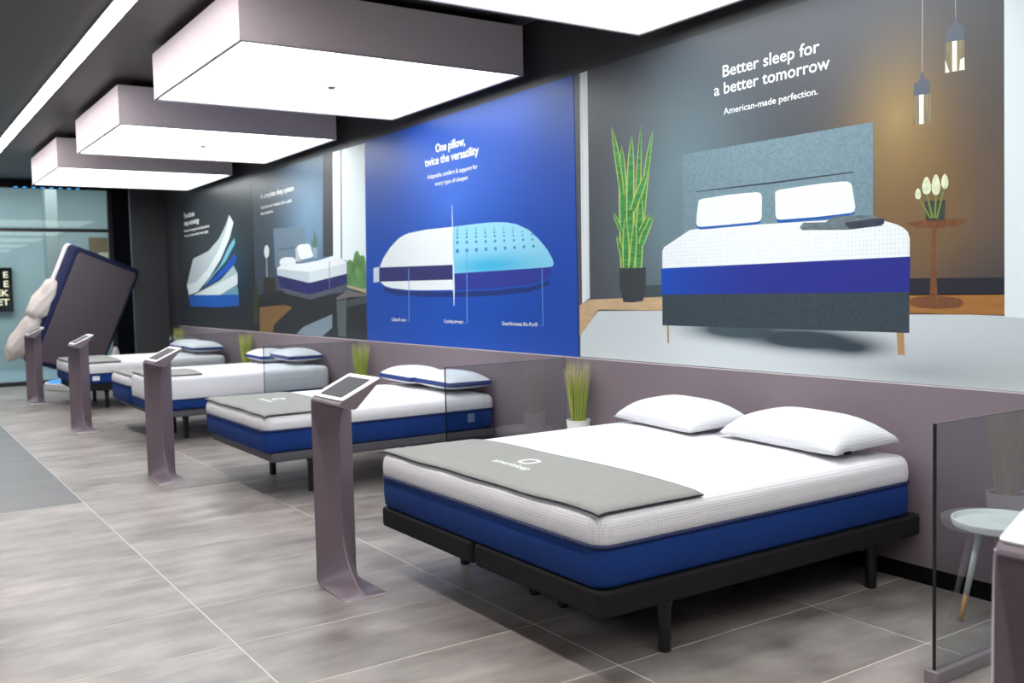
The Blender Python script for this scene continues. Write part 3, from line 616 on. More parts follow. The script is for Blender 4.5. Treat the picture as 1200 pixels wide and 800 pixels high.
  'houseplant': [(10.819,2.072),(10.862,2.175),(10.787,2.141),(10.747,2.299),(10.707,2.167),(10.637,2.203),(10.690,2.066)],
  'glass_vase': [(10.819,2.068),(10.690,2.066),(10.690,1.946),(10.804,1.947)],
  'dark_plant': [(13.012,1.117),(12.914,1.680),(12.839,1.725),(12.777,1.608),(12.859,1.120)],
 },
 4: {
  'blue_base': [(16.214,1.518),(15.911,1.539),(13.621,1.534),(13.618,1.373),(14.568,1.344),(16.088,1.349)],
  'teal_layer': [(14.501,1.534),(13.659,1.666),(13.614,1.532)],
  'white_core': [(15.912,1.536),(15.234,1.634),(14.431,1.753),(13.801,1.951),(13.623,1.836),(13.642,1.678),(14.501,1.531)],
  'white_core_face': [(15.912,1.536),(15.235,1.621),(14.436,1.715),(13.623,1.836),(13.642,1.678),(14.501,1.531)],
  'blue_layer': [(15.323,1.648),(14.589,1.833),(13.907,2.040),(13.741,2.120),(13.612,2.054),(13.801,1.951),(14.599,1.756)],
  'cyan_layer': [(15.081,1.752),(14.401,1.982),(14.004,2.217),(13.715,2.338),(13.669,2.270),(14.149,2.024),(14.671,1.861),(15.323,1.648)],
  'white_cover': [(15.825,2.122),(14.973,2.209),(14.434,2.364),(14.082,2.544),(13.905,2.685),(13.795,2.623),(13.894,2.458),(14.117,2.272),(14.565,2.012),(15.219,1.741),(15.710,1.584),(16.161,1.537),(16.268,1.701)],
  'white_cover_face': [(16.161,1.537),(16.268,1.701),(15.686,1.748),(15.009,1.948),(14.454,2.212),(14.095,2.445),(13.870,2.653),(13.718,2.564),(13.907,2.361),(14.391,2.057),(14.985,1.802),(15.662,1.584)],
 },
}
TEXT = {
 1: [('Better sleep for', 4.231, 3.51, 2.809, 0.068), ('a better tomorrow', 4.304, 3.443, 2.707, 0.0681), ('American-made perfection.', 4.227, 3.523, 2.582, 0.0371)],
 2: [('One pillow,', 7.809, 7.283, 2.805, 0.0737), ('twice the versatility', 8.02, 7.062, 2.699, 0.0722), ('Adaptable comfort & support for', 7.981, 7.086, 2.579, 0.0377), ('every type of sleeper.', 7.832, 7.24, 2.503, 0.0378), ('Celliant® cover', 8.809, 8.485, 1.239, 0.0325), ('Cooling airways', 7.741, 7.396, 1.242, 0.0295), ('Dual-firmness Bio-Pur®', 6.756, 6.244, 1.24, 0.0293)],
 3: [('A complete sleep system', 12.55, 11.353, 2.794, 0.0663), ('Customize your mattress with a stylish', 12.565, 11.431, 2.661, 0.0387), ('sleep experience.', 12.564, 12.089, 2.583, 0.0397)],
 4: [('The ultimate', 16.274, 15.649, 2.799, 0.0762), ('sleep technology', 16.271, 15.411, 2.678, 0.0758), ('Material designed and layered to', 16.288, 14.88, 2.572, 0.0374), ('help you sleep better every night.', 16.269, 14.935, 2.492, 0.0375)],
}

# ------------------------------------------------------------------ printed murals on the wall
def ink(name, rgb, noise=None, rough=0.42):
    return mat('ink_' + name, rgb, rough, spec=0.35, noise=noise)

def blotch_ink(name, base, spots, rough=0.38):
    """printed background: base ink blended with soft round areas of other inks.
    spots = [(y, z, ry, rz, rgb, strength)] in metres on the wall"""
    m = bpy.data.materials.new('ink_' + name)
    m.use_nodes = True
    nt = m.node_tree
    b = nt.nodes['Principled BSDF']
    b.inputs['Roughness'].default_value = rough
    b.inputs['Specular IOR Level'].default_value = 0.35
    tc = nt.nodes.new('ShaderNodeTexCoord')
    prev = None
    for y, z, ry, rz, rgb, st in spots:
        mp = nt.nodes.new('ShaderNodeMapping')
        mp.vector_type = 'POINT'
        mp.inputs['Location'].default_value = (0, -y / ry, -z / rz)
        mp.inputs['Scale'].default_value = (0, 1 / ry, 1 / rz)
        nt.links.new(tc.outputs['Object'], mp.inputs[0])
        gr = nt.nodes.new('ShaderNodeTexGradient')
        gr.gradient_type = 'QUADRATIC_SPHERE'
        nt.links.new(mp.outputs[0], gr.inputs[0])
        mu = nt.nodes.new('ShaderNodeMath'); mu.operation = 'MULTIPLY'
        mu.inputs[1].default_value = st
        mu.use_clamp = True
        nt.links.new(gr.outputs['Fac'], mu.inputs[0])
        mx = nt.nodes.new('ShaderNodeMix'); mx.data_type = 'RGBA'
        nt.links.new(mu.outputs[0], mx.inputs['Factor'])
        if prev is None:
            mx.inputs[6].default_value = lin(base)
        else:
            nt.links.new(prev, mx.inputs[6])
        mx.inputs[7].default_value = lin(rgb)
        prev = mx.outputs[2]
    nt.links.new(prev, b.inputs['Base Color'])
    return m

PANEL_X = -0.006
STEP = 0.00022
def flat_part(name, parent, items, mural, origin):
    """items = [(outline name, material, layer)] -> one flat printed mesh"""
    bm = bmesh.new()
    mats = []
    oy = origin[1]; oz = origin[2]
    for nm, m, layer in items:
        if m not in mats:
            mats.append(m)
        pts = PRINT[mural][nm]
        area = sum(a[0] * b[1] - b[0] * a[1] for a, b in zip(pts, pts[1:] + pts[:1]))
        if area > 0:
            pts = pts[::-1]
        zc = 1.022
        vs_ = [bm.verts.new((PANEL_X - STEP * layer, max(y, 2.036) - oy, min(max(z, zc), 3.105) - oz)) for y, z in pts]
        f = bm.faces.new(vs_)
        f.material_index = mats.index(m)
    me = bpy.data.meshes.new(name)
    bm.to_mesh(me); bm.free()
    return link_mesh(name, me, mats, parent)

def text_mesh(body, bold):
    cu = bpy.data.curves.new('lettering', 'FONT')
    cu.body = body
    cu.offset = bold
    cu.resolution_u = 3
    ob = bpy.data.objects.new('lettering', cu)
    COL.objects.link(ob)
    dg = bpy.context.evaluated_depsgraph_get()
    dg.update()
    me = bpy.data.meshes.new_from_object(ob.evaluated_get(dg))
    bpy.data.objects.remove(ob)
    bpy.data.curves.remove(cu)
    return me
_cap = text_mesh('B', 0.0)
CAP_H = max(v.co.y for v in _cap.vertices)

def wall_text(parent, origin, body, ya, yb, zb, h, m, bold=0.018, layer=9):
    me = text_mesh(body, bold)
    xs = [v.co.x for v in me.vertices]
    x0, x1 = min(xs), max(xs)
    sx = (ya - yb) / (x1 - x0)
    sy = h / CAP_H
    for v in me.vertices:
        v.co = Vector((PANEL_X - STEP * layer, ya - (v.co.x - x0) * sx - origin[1], zb + v.co.y * sy - origin[2]))
    me.materials.clear()
    if h < 0.07:
        # caption print, too fine to pick letters apart
        o = link_mesh('caption', me, m, parent)
        o['kind'] = 'stuff'
        return o
    return letters(me, m, parent)

def letters(me, m, parent, axis=1):
    """one flat mesh per printed letter"""
    bm = bmesh.new()
    bm.from_mesh(me)
    seen, isl = set(), []
    for f in bm.faces:
        if f in seen:
            continue
        stack, grp = [f], []
        seen.add(f)
        while stack:
            q = stack.pop(); grp.append(q)
            for e in q.edges:
                for n in e.link_faces:
                    if n not in seen:
                        seen.add(n); stack.append(n)
        c = [v.co[axis] for q in grp for v in q.verts]
        isl.append([min(c), max(c), grp])
    isl.sort(key=lambda t: t[0])
    merged = []
    for lo, hi, grp in isl:
        if merged and lo < merged[-1][1] - 0.35 * min(hi - lo, merged[-1][1] - merged[-1][0]):
            merged[-1][1] = max(merged[-1][1], hi); merged[-1][2] += grp
        else:
            merged.append([lo, hi, list(grp)])
    for lo, hi, grp in merged[::-1]:
        idx, vs_, fs = {}, [], []
        for q in grp:
            r = []
            for v in q.verts:
                if v not in idx:
                    idx[v] = len(vs_); vs_.append(tuple(v.co))
                r.append(idx[v])
            fs.append(r)
        ml = bpy.data.meshes.new('letter')
        ml.from_pydata(vs_, [], fs)
        link_mesh('letter', ml, m, parent)
    bm.free()

WHITE_INK = ink('white', (238, 240, 242))
def mural(y0, y1, label, bg):
    org = (0, (y0 + y1) / 2, 1.022)
    t = thing('wall_mural', org, label, 'mural')
    boxobj('print_panel', (PANEL_X, -0.0005, y0 + .004, y1 - .004, 1.022, 3.108), bg, t, origin=org)
    return t, org

# --- bedroom scene with the big bed
bg1 = blotch_ink('bedroom_wall', (78, 80, 87), [(0.75, 1.0, 1.1, 1.5, (108, 132, 142), 1.5), (-0.95, 0.9, 0.95, 1.3, (122, 96, 68), 1.6),
                                                (-0.85, 1.35, 0.5, 0.65, (186, 156, 98), 0.65), (-1.35, 0.2, .8, 0.7, (44, 42, 54), 1.5)])
mu1, o1 = mural(2.03, 5.72, 'wall mural of a dark bedroom with a grey upholstered bed and pendant lamps', bg1)
I = lambda n, c, **k: ink(n, c, **k)
m_rug = blotch_ink('rug', (206, 214, 218), [(-1.0, 0.06, 1.6, .3, (158, 166, 170), .9), (0.25, 0.24, .75, 0.12, (74, 88, 98), 2.2), (-0.25, 0.2, .75, .12, (58, 70, 80), 2.4), (-.55, 0.17, .4, .09, (52, 62, 72), 1.6)])
flat_part('printed_floor', mu1, [('rug', m_rug, 1), ('floor_left', I('oak', (202, 172, 136), noise=(6, .12, (1, 1, 6))), 1),
          ('floor_right', I('oak_dark', (164, 112, 58), noise=(6, .12, (1, 1, 6))), 1), ('skirting_left', I('skirting', (70, 80, 88)), 1),
          ('skirting_right', I('skirting_dark', (40, 40, 50)), 1)], 1, o1)
flat_part('printed_curtain', mu1, [('curtain', I('curtain', (222, 228, 232), noise=(3, .12, (1, 12, .3))), 1)], 1, o1)
flat_part('printed_window', mu1, [('window_right', I('daylight', (236, 246, 250)), 3)], 1, o1)
leafm = I('leaf_edge', (186, 206, 104)); leafg = mat('ink_leaf', (66, 144, 78), 0.42, spec=0.35, noise=(14, .45, (1, .6, 5)))
flat_part('printed_plant', mu1, [('pot', I('pot', (58, 62, 68), noise=(4, .1)), 2)] +
          [(('leaf_%d' % i), leafm, 3 + i * 0.35) for i in range(13)] + [(('leafin_%d' % i), leafg, 3.15 + i * 0.35) for i in range(13)], 1, o1)
m_tweed = I('tweed', (116, 141, 152), noise=(70, .16)); m_tweedd = I('tweed_dark', (56, 68, 78), noise=(70, .2))
m_knit = mat('ink_knit', (240, 245, 249), 0.42, spec=0.35, bump=('voronoi', 42, 0.02))
flat_part('printed_headboard', mu1, [('headboard', m_tweed, 2), ('headboard_seam', I('seam', (46, 58, 66)), 3)], 1, o1)
m_navy = blotch_ink('navy', (42, 48, 138), [(1.3, 0.55, 1.5, 1.0, (18, 82, 190), 1.5)])
flat_part('printed_bed', mu1, [('mattress_top', m_knit, 3), ('mattress_side', m_navy, 4), ('bed_box', m_tweedd, 3),
          ('bed_leg_left', I('brass', (176, 140, 92)), 3), ('bed_leg_right', I('brass', (176, 140, 92)), 3)], 1, o1)
m_pip = I('pillow_piping', (32, 92, 170))
flat_part('printed_pillow', mu1, [('pillow_left_side', m_pip, 4), ('pillow_left', m_knit, 5)], 1, o1)
flat_part('printed_pillow', mu1, [('pillow_right_side', m_pip, 4), ('pillow_right', m_knit, 5)], 1, o1)
flat_part('printed_throw', mu1, [('folded_throw', I('throw', (104, 116, 124), noise=(14, .35, (1, 1, 4))), 6), ('throw_fold', I('throw_dark', (58, 64, 76), noise=(14, .3, (1, 1, 4))), 7)], 1, o1)
m_wal = I('walnut', (120, 76, 48), noise=(8, .18, (1, 6, 1)))
flat_part('printed_table', mu1, [('table_stem', m_wal, 2), ('table_top', m_wal, 3), ('table_foot', m_wal, 3)], 1, o1)
m_bl = I('bloom', (226, 232, 196), noise=(40, .16)); m_st = I('stem', (120, 140, 70))
flat_part('printed_flowers', mu1, [('vase', I('vase', (62, 66, 60), noise=(20, .35, (1, 3, 1))), 4)] + [('flower_stem_%d' % i, m_st, 5) for i in range(4)] +
          [('bloom_%d' % i, m_bl, 6) for i in range(4)], 1, o1)
m_cap = I('pendant_cap', (92, 98, 112)); m_cord = I('cord', (150, 152, 156))
for k in range(2):
    it = [('pendant_cord_%d' % k, m_cord, 2), ('pendant_cap_%d' % k, m_cap, 3), ('pendant_glass_%d' % k, I('smoked_glass', (140, 128, 100), noise=(30, .3, (1, 4, .2))), 3),
          ('pendant_glow_%d' % k, I('filament', (250, 246, 226)), 4)]
    if k:
        it += [('pendant_glint_1', I('filament', (250, 246, 226)), 4), ('pendant_glint_2', I('filament', (250, 246, 226)), 4)]
    flat_part('printed_pendant_lamp', mu1, it, 1, o1)

# --- blue pillow poster
bg2 = blotch_ink('royal_blue', (24, 76, 176), [(0.0, 1.3, 1.6, 0.9, (52, 104, 208), 0.9), (-1.6, 0.5, 0.9, 1.6, (28, 70, 168), 0.6)])  # lighter upper middle paints mild ceiling-light glare into the blue
mu2, o2 = mural(5.72, 9.4, 'royal blue wall mural showing a cutaway pillow', bg2)
flat_part('printed_pillow', mu2, [('pillow_shadow', I('deep_blue', (28, 50, 120)), 1), ('cover_top', m_knit, 2), ('cover_bottom', m_knit, 2),
          ('cover_band', I('band', (48, 46, 106)), 3), ('tag', I('tag', (206, 216, 228)), 3),
          ('core_bottom', I('core_navy', (44, 54, 148)), 2)], 2, o2)
bgc = blotch_ink('core_cyan', (150, 214, 240), [(-0.62, 0.72, 1.6, 0.22, (70, 182, 224), 1.3)])
flat_part('printed_pillow_core', mu2, [('core_top', bgc, 3)], 2, o2)
_h = flat_part('printed_holes', mu2, [(k, I('hole', (44, 134, 186)), 4) for k in PRINT[2] if k.startswith('hole_')], 2, o2)
_h['kind'] = 'stuff'
flat_part('printed_divider', mu2, [('divider_line', I('line', (222, 232, 246)), 5)], 2, o2)
for i in range(3):
    flat_part('printed_leader', mu2, [('leader_%d' % i, I('leader', (112, 156, 222)), 5)], 2, o2)

# --- split bed in a bedroom with a tall window
bg3 = blotch_ink('slate_wall', (64, 76, 90), [(-0.3, 1.3, 1.7, 1.5, (112, 142, 170), 1.4)])
mu3, o3 = mural(9.4, 12.9, 'wall mural of a slate bedroom with a split bed beside a tall window', bg3)
dk = I('dark_floor', (40, 42, 46))
flat_part('printed_floor', mu3, [('room_floor', dk, 1), ('wood_floor', I('oak_dim', (128, 98, 60)), 2), ('rug_light', I('rug_blue', (122, 138, 150)), 2),
          ('sunlit_floor', I('sunlit', (112, 110, 108)), 2)], 3, o3)
flat_part('printed_window', mu3, [('curtain', I('curtain_dark', (66, 64, 70), noise=(3, .25, (1, 10, .2))), 2), ('window_glass', I('daylight', (224, 236, 240)), 2),
          ('window_bar', I('bar', (84, 90, 92)), 3), ('trees', I('trees', (98, 140, 84), noise=(8, .4)), 3), ('sill', I('sill', (184, 166, 136)), 4)], 3, o3)
flat_part('printed_bed', mu3, [('headboard', I('slate_fabric', (112, 132, 150), noise=(30, .06)), 2), ('headboard_seam', I('seam', (46, 58, 66)), 3),
          ('mattress_top', m_knit, 4), ('mattress_left_face', I('knit_grey', (196, 208, 216)), 5), ('mattress_front_face', I('knit_pale', (214, 224, 230)), 5), ('mattress_split', I('split', (120, 128, 150)), 6), ('mattress_side', I('navy_deep', (42, 42, 100)), 3), ('bed_box', I('box_grey', (84, 88, 100)), 2)] +
          [('bed_leg_%d' % i, I('leg', (30, 30, 34)), 2) for i in range(5)], 3, o3)
flat_part('printed_pillow', mu3, [('pillow_flat', m_knit, 5), ('pillow_behind', I('pillow_shade', (190, 198, 206)), 5), ('pillow_propped', m_knit, 6)], 3, o3)
flat_part('printed_bench', mu3, [('bench', I('bench', (42, 44, 48)), 4), ('bench_throw', I('bench_throw', (88, 98, 98)), 5), ('bench_cushion', I('cushion', (72, 74, 84)), 5)], 3, o3)
flat_part('printed_lamp', mu3, [('nightstand', I('nightstand', (52, 50, 46)), 3), ('lamp_stem', I('lamp_stem', (170, 176, 180)), 3), ('lamp_shade', WHITE_INK, 3)], 3, o3)
flat_part('printed_plant', mu3, [('houseplant', I('leafy', (84, 118, 100)), 3), ('glass_vase', I('vase_blue', (150, 170, 186)), 3)], 3, o3)
flat_part('printed_plant', mu3, [('dark_plant', I('dark_leaf', (58, 68, 42)), 3)], 3, o3)

# --- mattress layers poster
bg4 = blotch_ink('graphite', (42, 44, 49), [(-0.9, 0.9, 1.5, 0.9, (34, 84, 112), 0.75)])
mu4, o4 = mural(12.9, 16.74, 'near-black wall mural of a mattress peeled into curling layers', bg4)
flat_part('printed_layers', mu4, [('blue_base', I('base_blue', (30, 92, 176)), 1), ('teal_layer', I('teal', (108, 158, 176)), 2), ('white_core', I('core_white', (176, 200, 206)), 3),
          ('white_core_face', I('core_face', (220, 232, 234)), 4), ('blue_layer', I('layer_blue', (24, 84, 190)), 5), ('cyan_layer', I('layer_cyan', (118, 190, 214)), 6),
          ('white_cover', I('cover_grey', (190, 202, 208)), 7), ('white_cover_face', I('cover_face', (226, 236, 240)), 8)], 4, o4)

for k, (mt, og) in {1: (mu1, o1), 2: (mu2, o2), 3: (mu3, o3), 4: (mu4, o4)}.items():
    for i, (body, ya, yb, zb, h) in enumerate(TEXT[k]):
        big = h > 0.07
        wall_text(mt, og, body, ya, yb, zb, h, WHITE_INK, (0.024 if k < 3 else 0.045) if big else (0.012 if k < 3 else 0.028))

# ------------------------------------------------------------------ ceiling light boxes and strip
M_BOXFAB = mat('light_box_fabric', (192, 182, 188), 0.8, noise=(40, .03))
M_TRIM = mat('light_box_rim', (150, 146, 150), 0.5)
def emitter(name, rgb, s):
    m = bpy.data.materials.new(name)
    m.use_nodes = True
    nt = m.node_tree
    nt.nodes.clear()
    o = nt.nodes.new('ShaderNodeOutputMaterial')
    e = nt.nodes.new('ShaderNodeEmission')
    e.inputs[0].default_value = lin(rgb)
    e.inputs[1].default_value = s
    nt.links.new(e.outputs[0], o.inputs[0])
    return m
M_DIFF = emitter('light_box_diffuser', (247, 253, 253), BOX_EMIT)
M_STRIP = emitter('strip_diffuser', (255, 250, 247), STRIP_EMIT)
PZ, PH, PS = 3.183, 0.369, 2.212
def light_box(x, y, label, group):
    t = thing('ceiling_light_box', (x, y, CEIL), label, 'light', group)
    h = PS / 2
    z0, z1 = PZ - CEIL, PZ + PH - CEIL
    w = 0.02
    bm = bmesh.new()
    for a in (box(bm, -h, h, -h, -h + w, z0, z1), box(bm, -h, h, h - w, h, z0, z1),
              box(bm, -h, -h + w, -h + w, h - w, z0, z1), box(bm, h - w, h, -h + w, h - w, z0, z1), box(bm, -h + w, h - w, -h + w, h - w, z1 - w, z1)):
        pass
    obj('fabric_shade', bm, M_BOXFAB, t)
    bm = bmesh.new()
    box(bm, -h + w, h - w, -h + w, h - w, z0 + .006, z0 + .012)
    obj('diffuser', bm, M_DIFF, t)
    bm = bmesh.new()
    e = .004
    box(bm, -h - e, h + e, -h - e, -h + w, z0 - .006, z0); box(bm, -h - e, h + e, h - w, h + e, z0 - .006, z0)
    box(bm, -h - e, -h + w, -h + w, h - w, z0 - .006, z0); box(bm, h - w, h + e, -h + w, h - w, z0 - .006, z0)
    obj('rim', bm, M_TRIM, t)
    bm = bmesh.new()
    lathe(bm, [(0, -.012), (.024, -.012), (.028, -.004), (.034, -.002), (.034, .006), (0, .006)], 16)
    obj('sprinkler', bm, mat('sprinkler', (120, 120, 124), .4, .6), t, (0, 0, z0))
    boxobj('mounting_frame', (-h + .18, h - .18, -h + .18, h - .18, z1 + .0005, -0.0005), M_BLACK, t)
    return t
PX = -1.2425
PY0 = 3.737
lbs = ['square ceiling light box hanging over the bed with two plain white pillows',
       'square ceiling light box hanging in front of the blue pillow mural',
       'square ceiling light box hanging in front of the tall-window bedroom mural',
       'square ceiling light box hanging nearest the glass shop front']
G = 'square light boxes above the beds'
for i, l in enumerate(lbs):
    light_box(PX, PY0 + 3.55 * i, l, G)
light_box(PX, PY0 - 3.55, 'square ceiling light box before the murals begin', G)
# assumed opposite row, out of view, added to light the left half
for i in range(5):
    light_box(-7.3, PY0 + 3.55 * (i - 1), 'square ceiling light box of the assumed unseen row across the aisle', 'added unseen light boxes across the aisle')

st = thing('ceiling_strip_light', (-2.82, 7.5, CEIL), 'slim white strip light running along the dark ceiling beside the light boxes', 'light')
boxobj('housing', (-2.892, -2.748, -3.5, 18.5, CEIL - .012, CEIL - .0005), mat('strip_housing', (200, 198, 200), .5), st, origin=(-2.82, 7.5, CEIL))
boxobj('diffuser', (-2.88, -2.76, -3.48, 18.48, CEIL - .016, CEIL - .0125), M_STRIP, st, origin=(-2.82, 7.5, CEIL))

db = thing('light_bar', (-1.67, 18.83, 3.49), 'black bar with small blue lights under the shop front beam', 'light')
boxobj('bar', (-2.3, -1.05, 18.82, 18.855, 3.47, 3.5), M_BLACK, db, origin=(-1.67, 18.83, 3.49))
m_blue = emitter('blue_diode', (70, 170, 255), 1.5)
for i in range(8):
    x = -2.2 + i * .143
    boxobj('diode', (x, x + .06, 18.812, 18.819, 3.473, 3.488), m_blue, db, origin=(-1.67, 18.83, 3.49))

# ------------------------------------------------------------------ beds
M_KNIT = mat('white_knit', (232, 230, 234), 0.85, spec=0.25, bump=('voronoi', 85, 0.5))
M_KNITF = mat('white_knit_smooth', (230, 230, 235), 0.85, spec=0.25, bump=('noise', 160, 0.2))
M_NAVY = mat('navy_fabric', (19, 54, 120), 0.8, spec=0.25, bump=('noise', 220, 0.3), noise=(5, .08))
M_PIPE = mat('navy_piping', (20, 34, 82), 0.7)
M_BASE_BLACK = mat('black_upholstery', (22, 21, 23), 0.8, spec=0.3, bump=('noise', 260, 0.3))
M_BASE_GREY = mat('charcoal_upholstery', (84, 82, 88), 0.75, bump=('noise', 260, 0.3))
M_LEG = mat('black_leg', (18, 18, 20), 0.35)
M_STEEL = mat('dark_steel', (44, 44, 48), 0.4, 0.7)

def bed_base(x0, x1, y0, y1, z0, z1, label, m, halves, legs, group):
    ox, oy = (x0 + x1) / 2, (y0 + y1) / 2
    t = thing('adjustable_bed_base', (ox, oy, 0), label, 'bed base', group)
    g = 0.006
    for k in range(halves):
        a = y0 + (y1 - y0) * k / halves + (g if k else 0)
        b = y0 + (y1 - y0) * (k + 1) / halves - (g if k < halves - 1 else 0)
        bm = bmesh.new()
        hx, hy = (x1 - x0) / 2, (b - a) / 2
        slab(bm, hx, hy, .035, [(.014, z0), (.004, z0 + .006), (0, z0 + .018), (0, z1 - .012), (.004, z1 - .003), (.012, z1)], n=4)
        obj('deck', bm, m, t, (0, (a + b) / 2 - oy, 0), smooth=False)
    for lx, ly in legs:
        bm = bmesh.new()
        lathe(bm, [(0, 0), (.026, 0), (.028, .006), (.029, z0 - .06), (.036, z0 - .058), (.036, z0 - .03), (.024, z0 - .028), (.024, z0 + .004), (0, z0 + .004)], 20)
        obj('leg', bm, M_LEG, t, (lx - ox, ly - oy, 0), smooth=False)
    ys = sorted({ly for _, ly in legs}); xs = sorted({lx for lx, _ in legs})
    # lifting rails under the deck
    for ly in ys:
        boxobj('underframe_rail', (xs[0] - .1, xs[-1] + .1, ly + .045, ly + .075, z0 - .035, z0 - .0005), M_STEEL, t, origin=(ox, oy, 0))
    for lx in (xs[0] + .18, xs[-1] - .18):
        boxobj('underframe_bar', (lx - .02, lx + .02, ys[0] + .08, ys[-1] + .04, z0 - .03, z0 - .001), M_STEEL, t, origin=(ox, oy, 0))
    return t

def top_z(x, y, x0, x1, y0, y1, zt, r=.06, crown=.02):
    d = min(x - x0, x1 - x, y - y0, y1 - y)
    if d < r:
        d = max(d, 0)
        return zt - r + math.sqrt(max(r * r - (r - d) ** 2, 0))
    return zt + crown * (1 - math.exp(-(d - r) / .2))

def mattress(x0, x1, y0, y1, z0, zs, zt, label, group, tags=(), smooth_knit=False):
    ox, oy = (x0 + x1) / 2, (y0 + y1) / 2
    hx, hy = (x1 - x0) / 2, (y1 - y0) / 2
    t = thing('mattress', (ox, oy, z0), label, 'mattress', group)
    h = zs - z0
    bm = bmesh.new()
    slab(bm, hx, hy, .075, [(.03, 0), (.012, .006), (.003, .025), (-.002, h * .5), (.001, h - .012), (.006, h)])
    obj('navy_core', bm, M_NAVY, t, smooth=True)
    ht = zt - z0
    r = .06
    prof = [(.006, h + .0005), (.001, h + .012), (-.003, h + (ht - h) * .35), (0, ht - r)]
    for k in range(1, 6):
        a = PI / 2 * k / 5
        prof.append((r - r * math.cos(a), ht - r + r * math.sin(a)))
    for d in (q for q in (.1, .16, .25, .36, .5, .6) if q < min(hx, hy) - .06):
        prof.append((d, ht + .02 * (1 - math.exp(-(d - r) / .2))))
    bm = bmesh.new()
    slab(bm, hx, hy, .075, prof)
    obj('white_top', bm, M_KNITF if smooth_knit else M_KNIT, t, smooth=True)
    bm = bmesh.new()
    tube(bm, rring(hx + .002, hy + .002, .077, h), .0075, 8, closed=True)
    obj('piping', bm, M_PIPE, t, smooth=True)
    for bx, m in tags:
        boxobj('side_label', bx, m, t, origin=(ox, oy, z0))
    return t

M_RUN = mat('grey_felt', (138, 138, 135), 0.9, bump=('noise', 180, 0.4), noise=(30, .05))
M_RUNEDGE = mat('dark_hem', (38, 36, 52), 0.8)
M_LOGO = mat('white_print', (240, 240, 240), 0.7)
def runner(rx0, rx1, ry0, ry1, mx, label, group, logo=True, sag=0.25):
    """grey strip of cloth laid across the foot end; mx = mattress (x0,x1,y0,y1,zt)"""
    ox, oy, oz = (rx0 + rx1) / 2, (ry0 + ry1) / 2, mx[4]
    t = thing('bed_runner', (ox, oy, oz), label, 'blanket', group)
    nx, ny = 16, 44
    random.seed(int(ry0 * 100))
    ph = random.random() * 6
    def z_at(x, y):
        xc = min(max(x, mx[0] + .035), mx[1] - .035)
        yc = min(max(y, mx[2] + .035), mx[3] - .035)
        return top_z(xc, yc, *mx) + .007 + .0025 * math.sin(y * 7 + ph) * math.sin(x * 5 + ph) - sag * (abs(x - xc) + abs(y - yc))
    def sheet(name, dx, th, dz, m):
        bm = bmesh.new()
        tops, bots = [], []
        for i in range(nx + 1):
            ra, rb = [], []
            for j in range(ny + 1):
                wob = .003 * math.sin(j * .55 + ph) * (1 if i in (0,) else 0)
                x = rx0 - dx + (rx1 - rx0 + 2 * dx) * i / nx + wob
                y = ry0 - dx + (ry1 - ry0 + 2 * dx) * j / ny
                z = z_at(x, y) - oz + dz
                ra.append(bm.verts.new((x - ox, y - oy, z + th)))
                rb.append(bm.verts.new((x - ox, y - oy, z)))
            tops.append(ra); bots.append(rb)
        for i in range(nx):
            for j in range(ny):
                bm.faces.new((tops[i][j], tops[i + 1][j], tops[i + 1][j + 1], tops[i][j + 1]))
                bm.faces.new((bots[i][j + 1], bots[i + 1][j + 1], bots[i + 1][j], bots[i][j]))
        for i in range(nx):
            for j in (0, ny):
                bm.faces.new((tops[i][j], bots[i][j], bots[i + 1][j], tops[i + 1][j]))
        for j in range(ny):
            for i in (0, nx):
                bm.faces.new((tops[i][j], tops[i][j + 1], bots[i][j + 1], bots[i][j]))
        return obj(name, bm, m, t, smooth=True)
    sheet('lining', .003, .004, .0, M_RUNEDGE)
    sheet('cloth', 0, .002, .0045, M_RUN)
    if logo:
        # word and ring emblem, read from the foot of the bed
        me = text_mesh('amerisleep', 0.003)
        xs = [v.co.x for v in me.vertices]
        s = 0.30 / (max(xs) - min(xs))
        xm = (max(xs) + min(xs)) / 2
        cx, cy = ox - .06, oy
        for v in me.vertices:
            wx = cx + v.co.y * s; wy = cy - (v.co.x - xm) * s
            v.co = Vector((wx - ox, wy - oy, z_at(wx, wy) + .0075 - oz))
        me.materials.clear()
        link_mesh('lettering', me, M_LOGO, t)['kind'] = 'stuff'
        bm = bmesh.new()
        n = 28
        ra, rb = [], []
        for k in range(n):
            a = 2 * PI * k / n
            for rr, lst in ((.052, ra), (.036, rb)):
                p = 3.2
                c, s_ = math.cos(a), math.sin(a)
                q = rr / (abs(c) ** p + abs(s_) ** p) ** (1 / p)
                wx, wy = cx + .125 + q * c, cy + q * s_
                lst.append(bm.verts.new((wx - ox, wy - oy, z_at(wx, wy) + .0075 - oz)))
        for k in range(n):
            bm.faces.new((ra[k], ra[(k + 1) % n], rb[(k + 1) % n], rb[k]))
        obj('emblem', bm, M_LOGO, t)
    return t

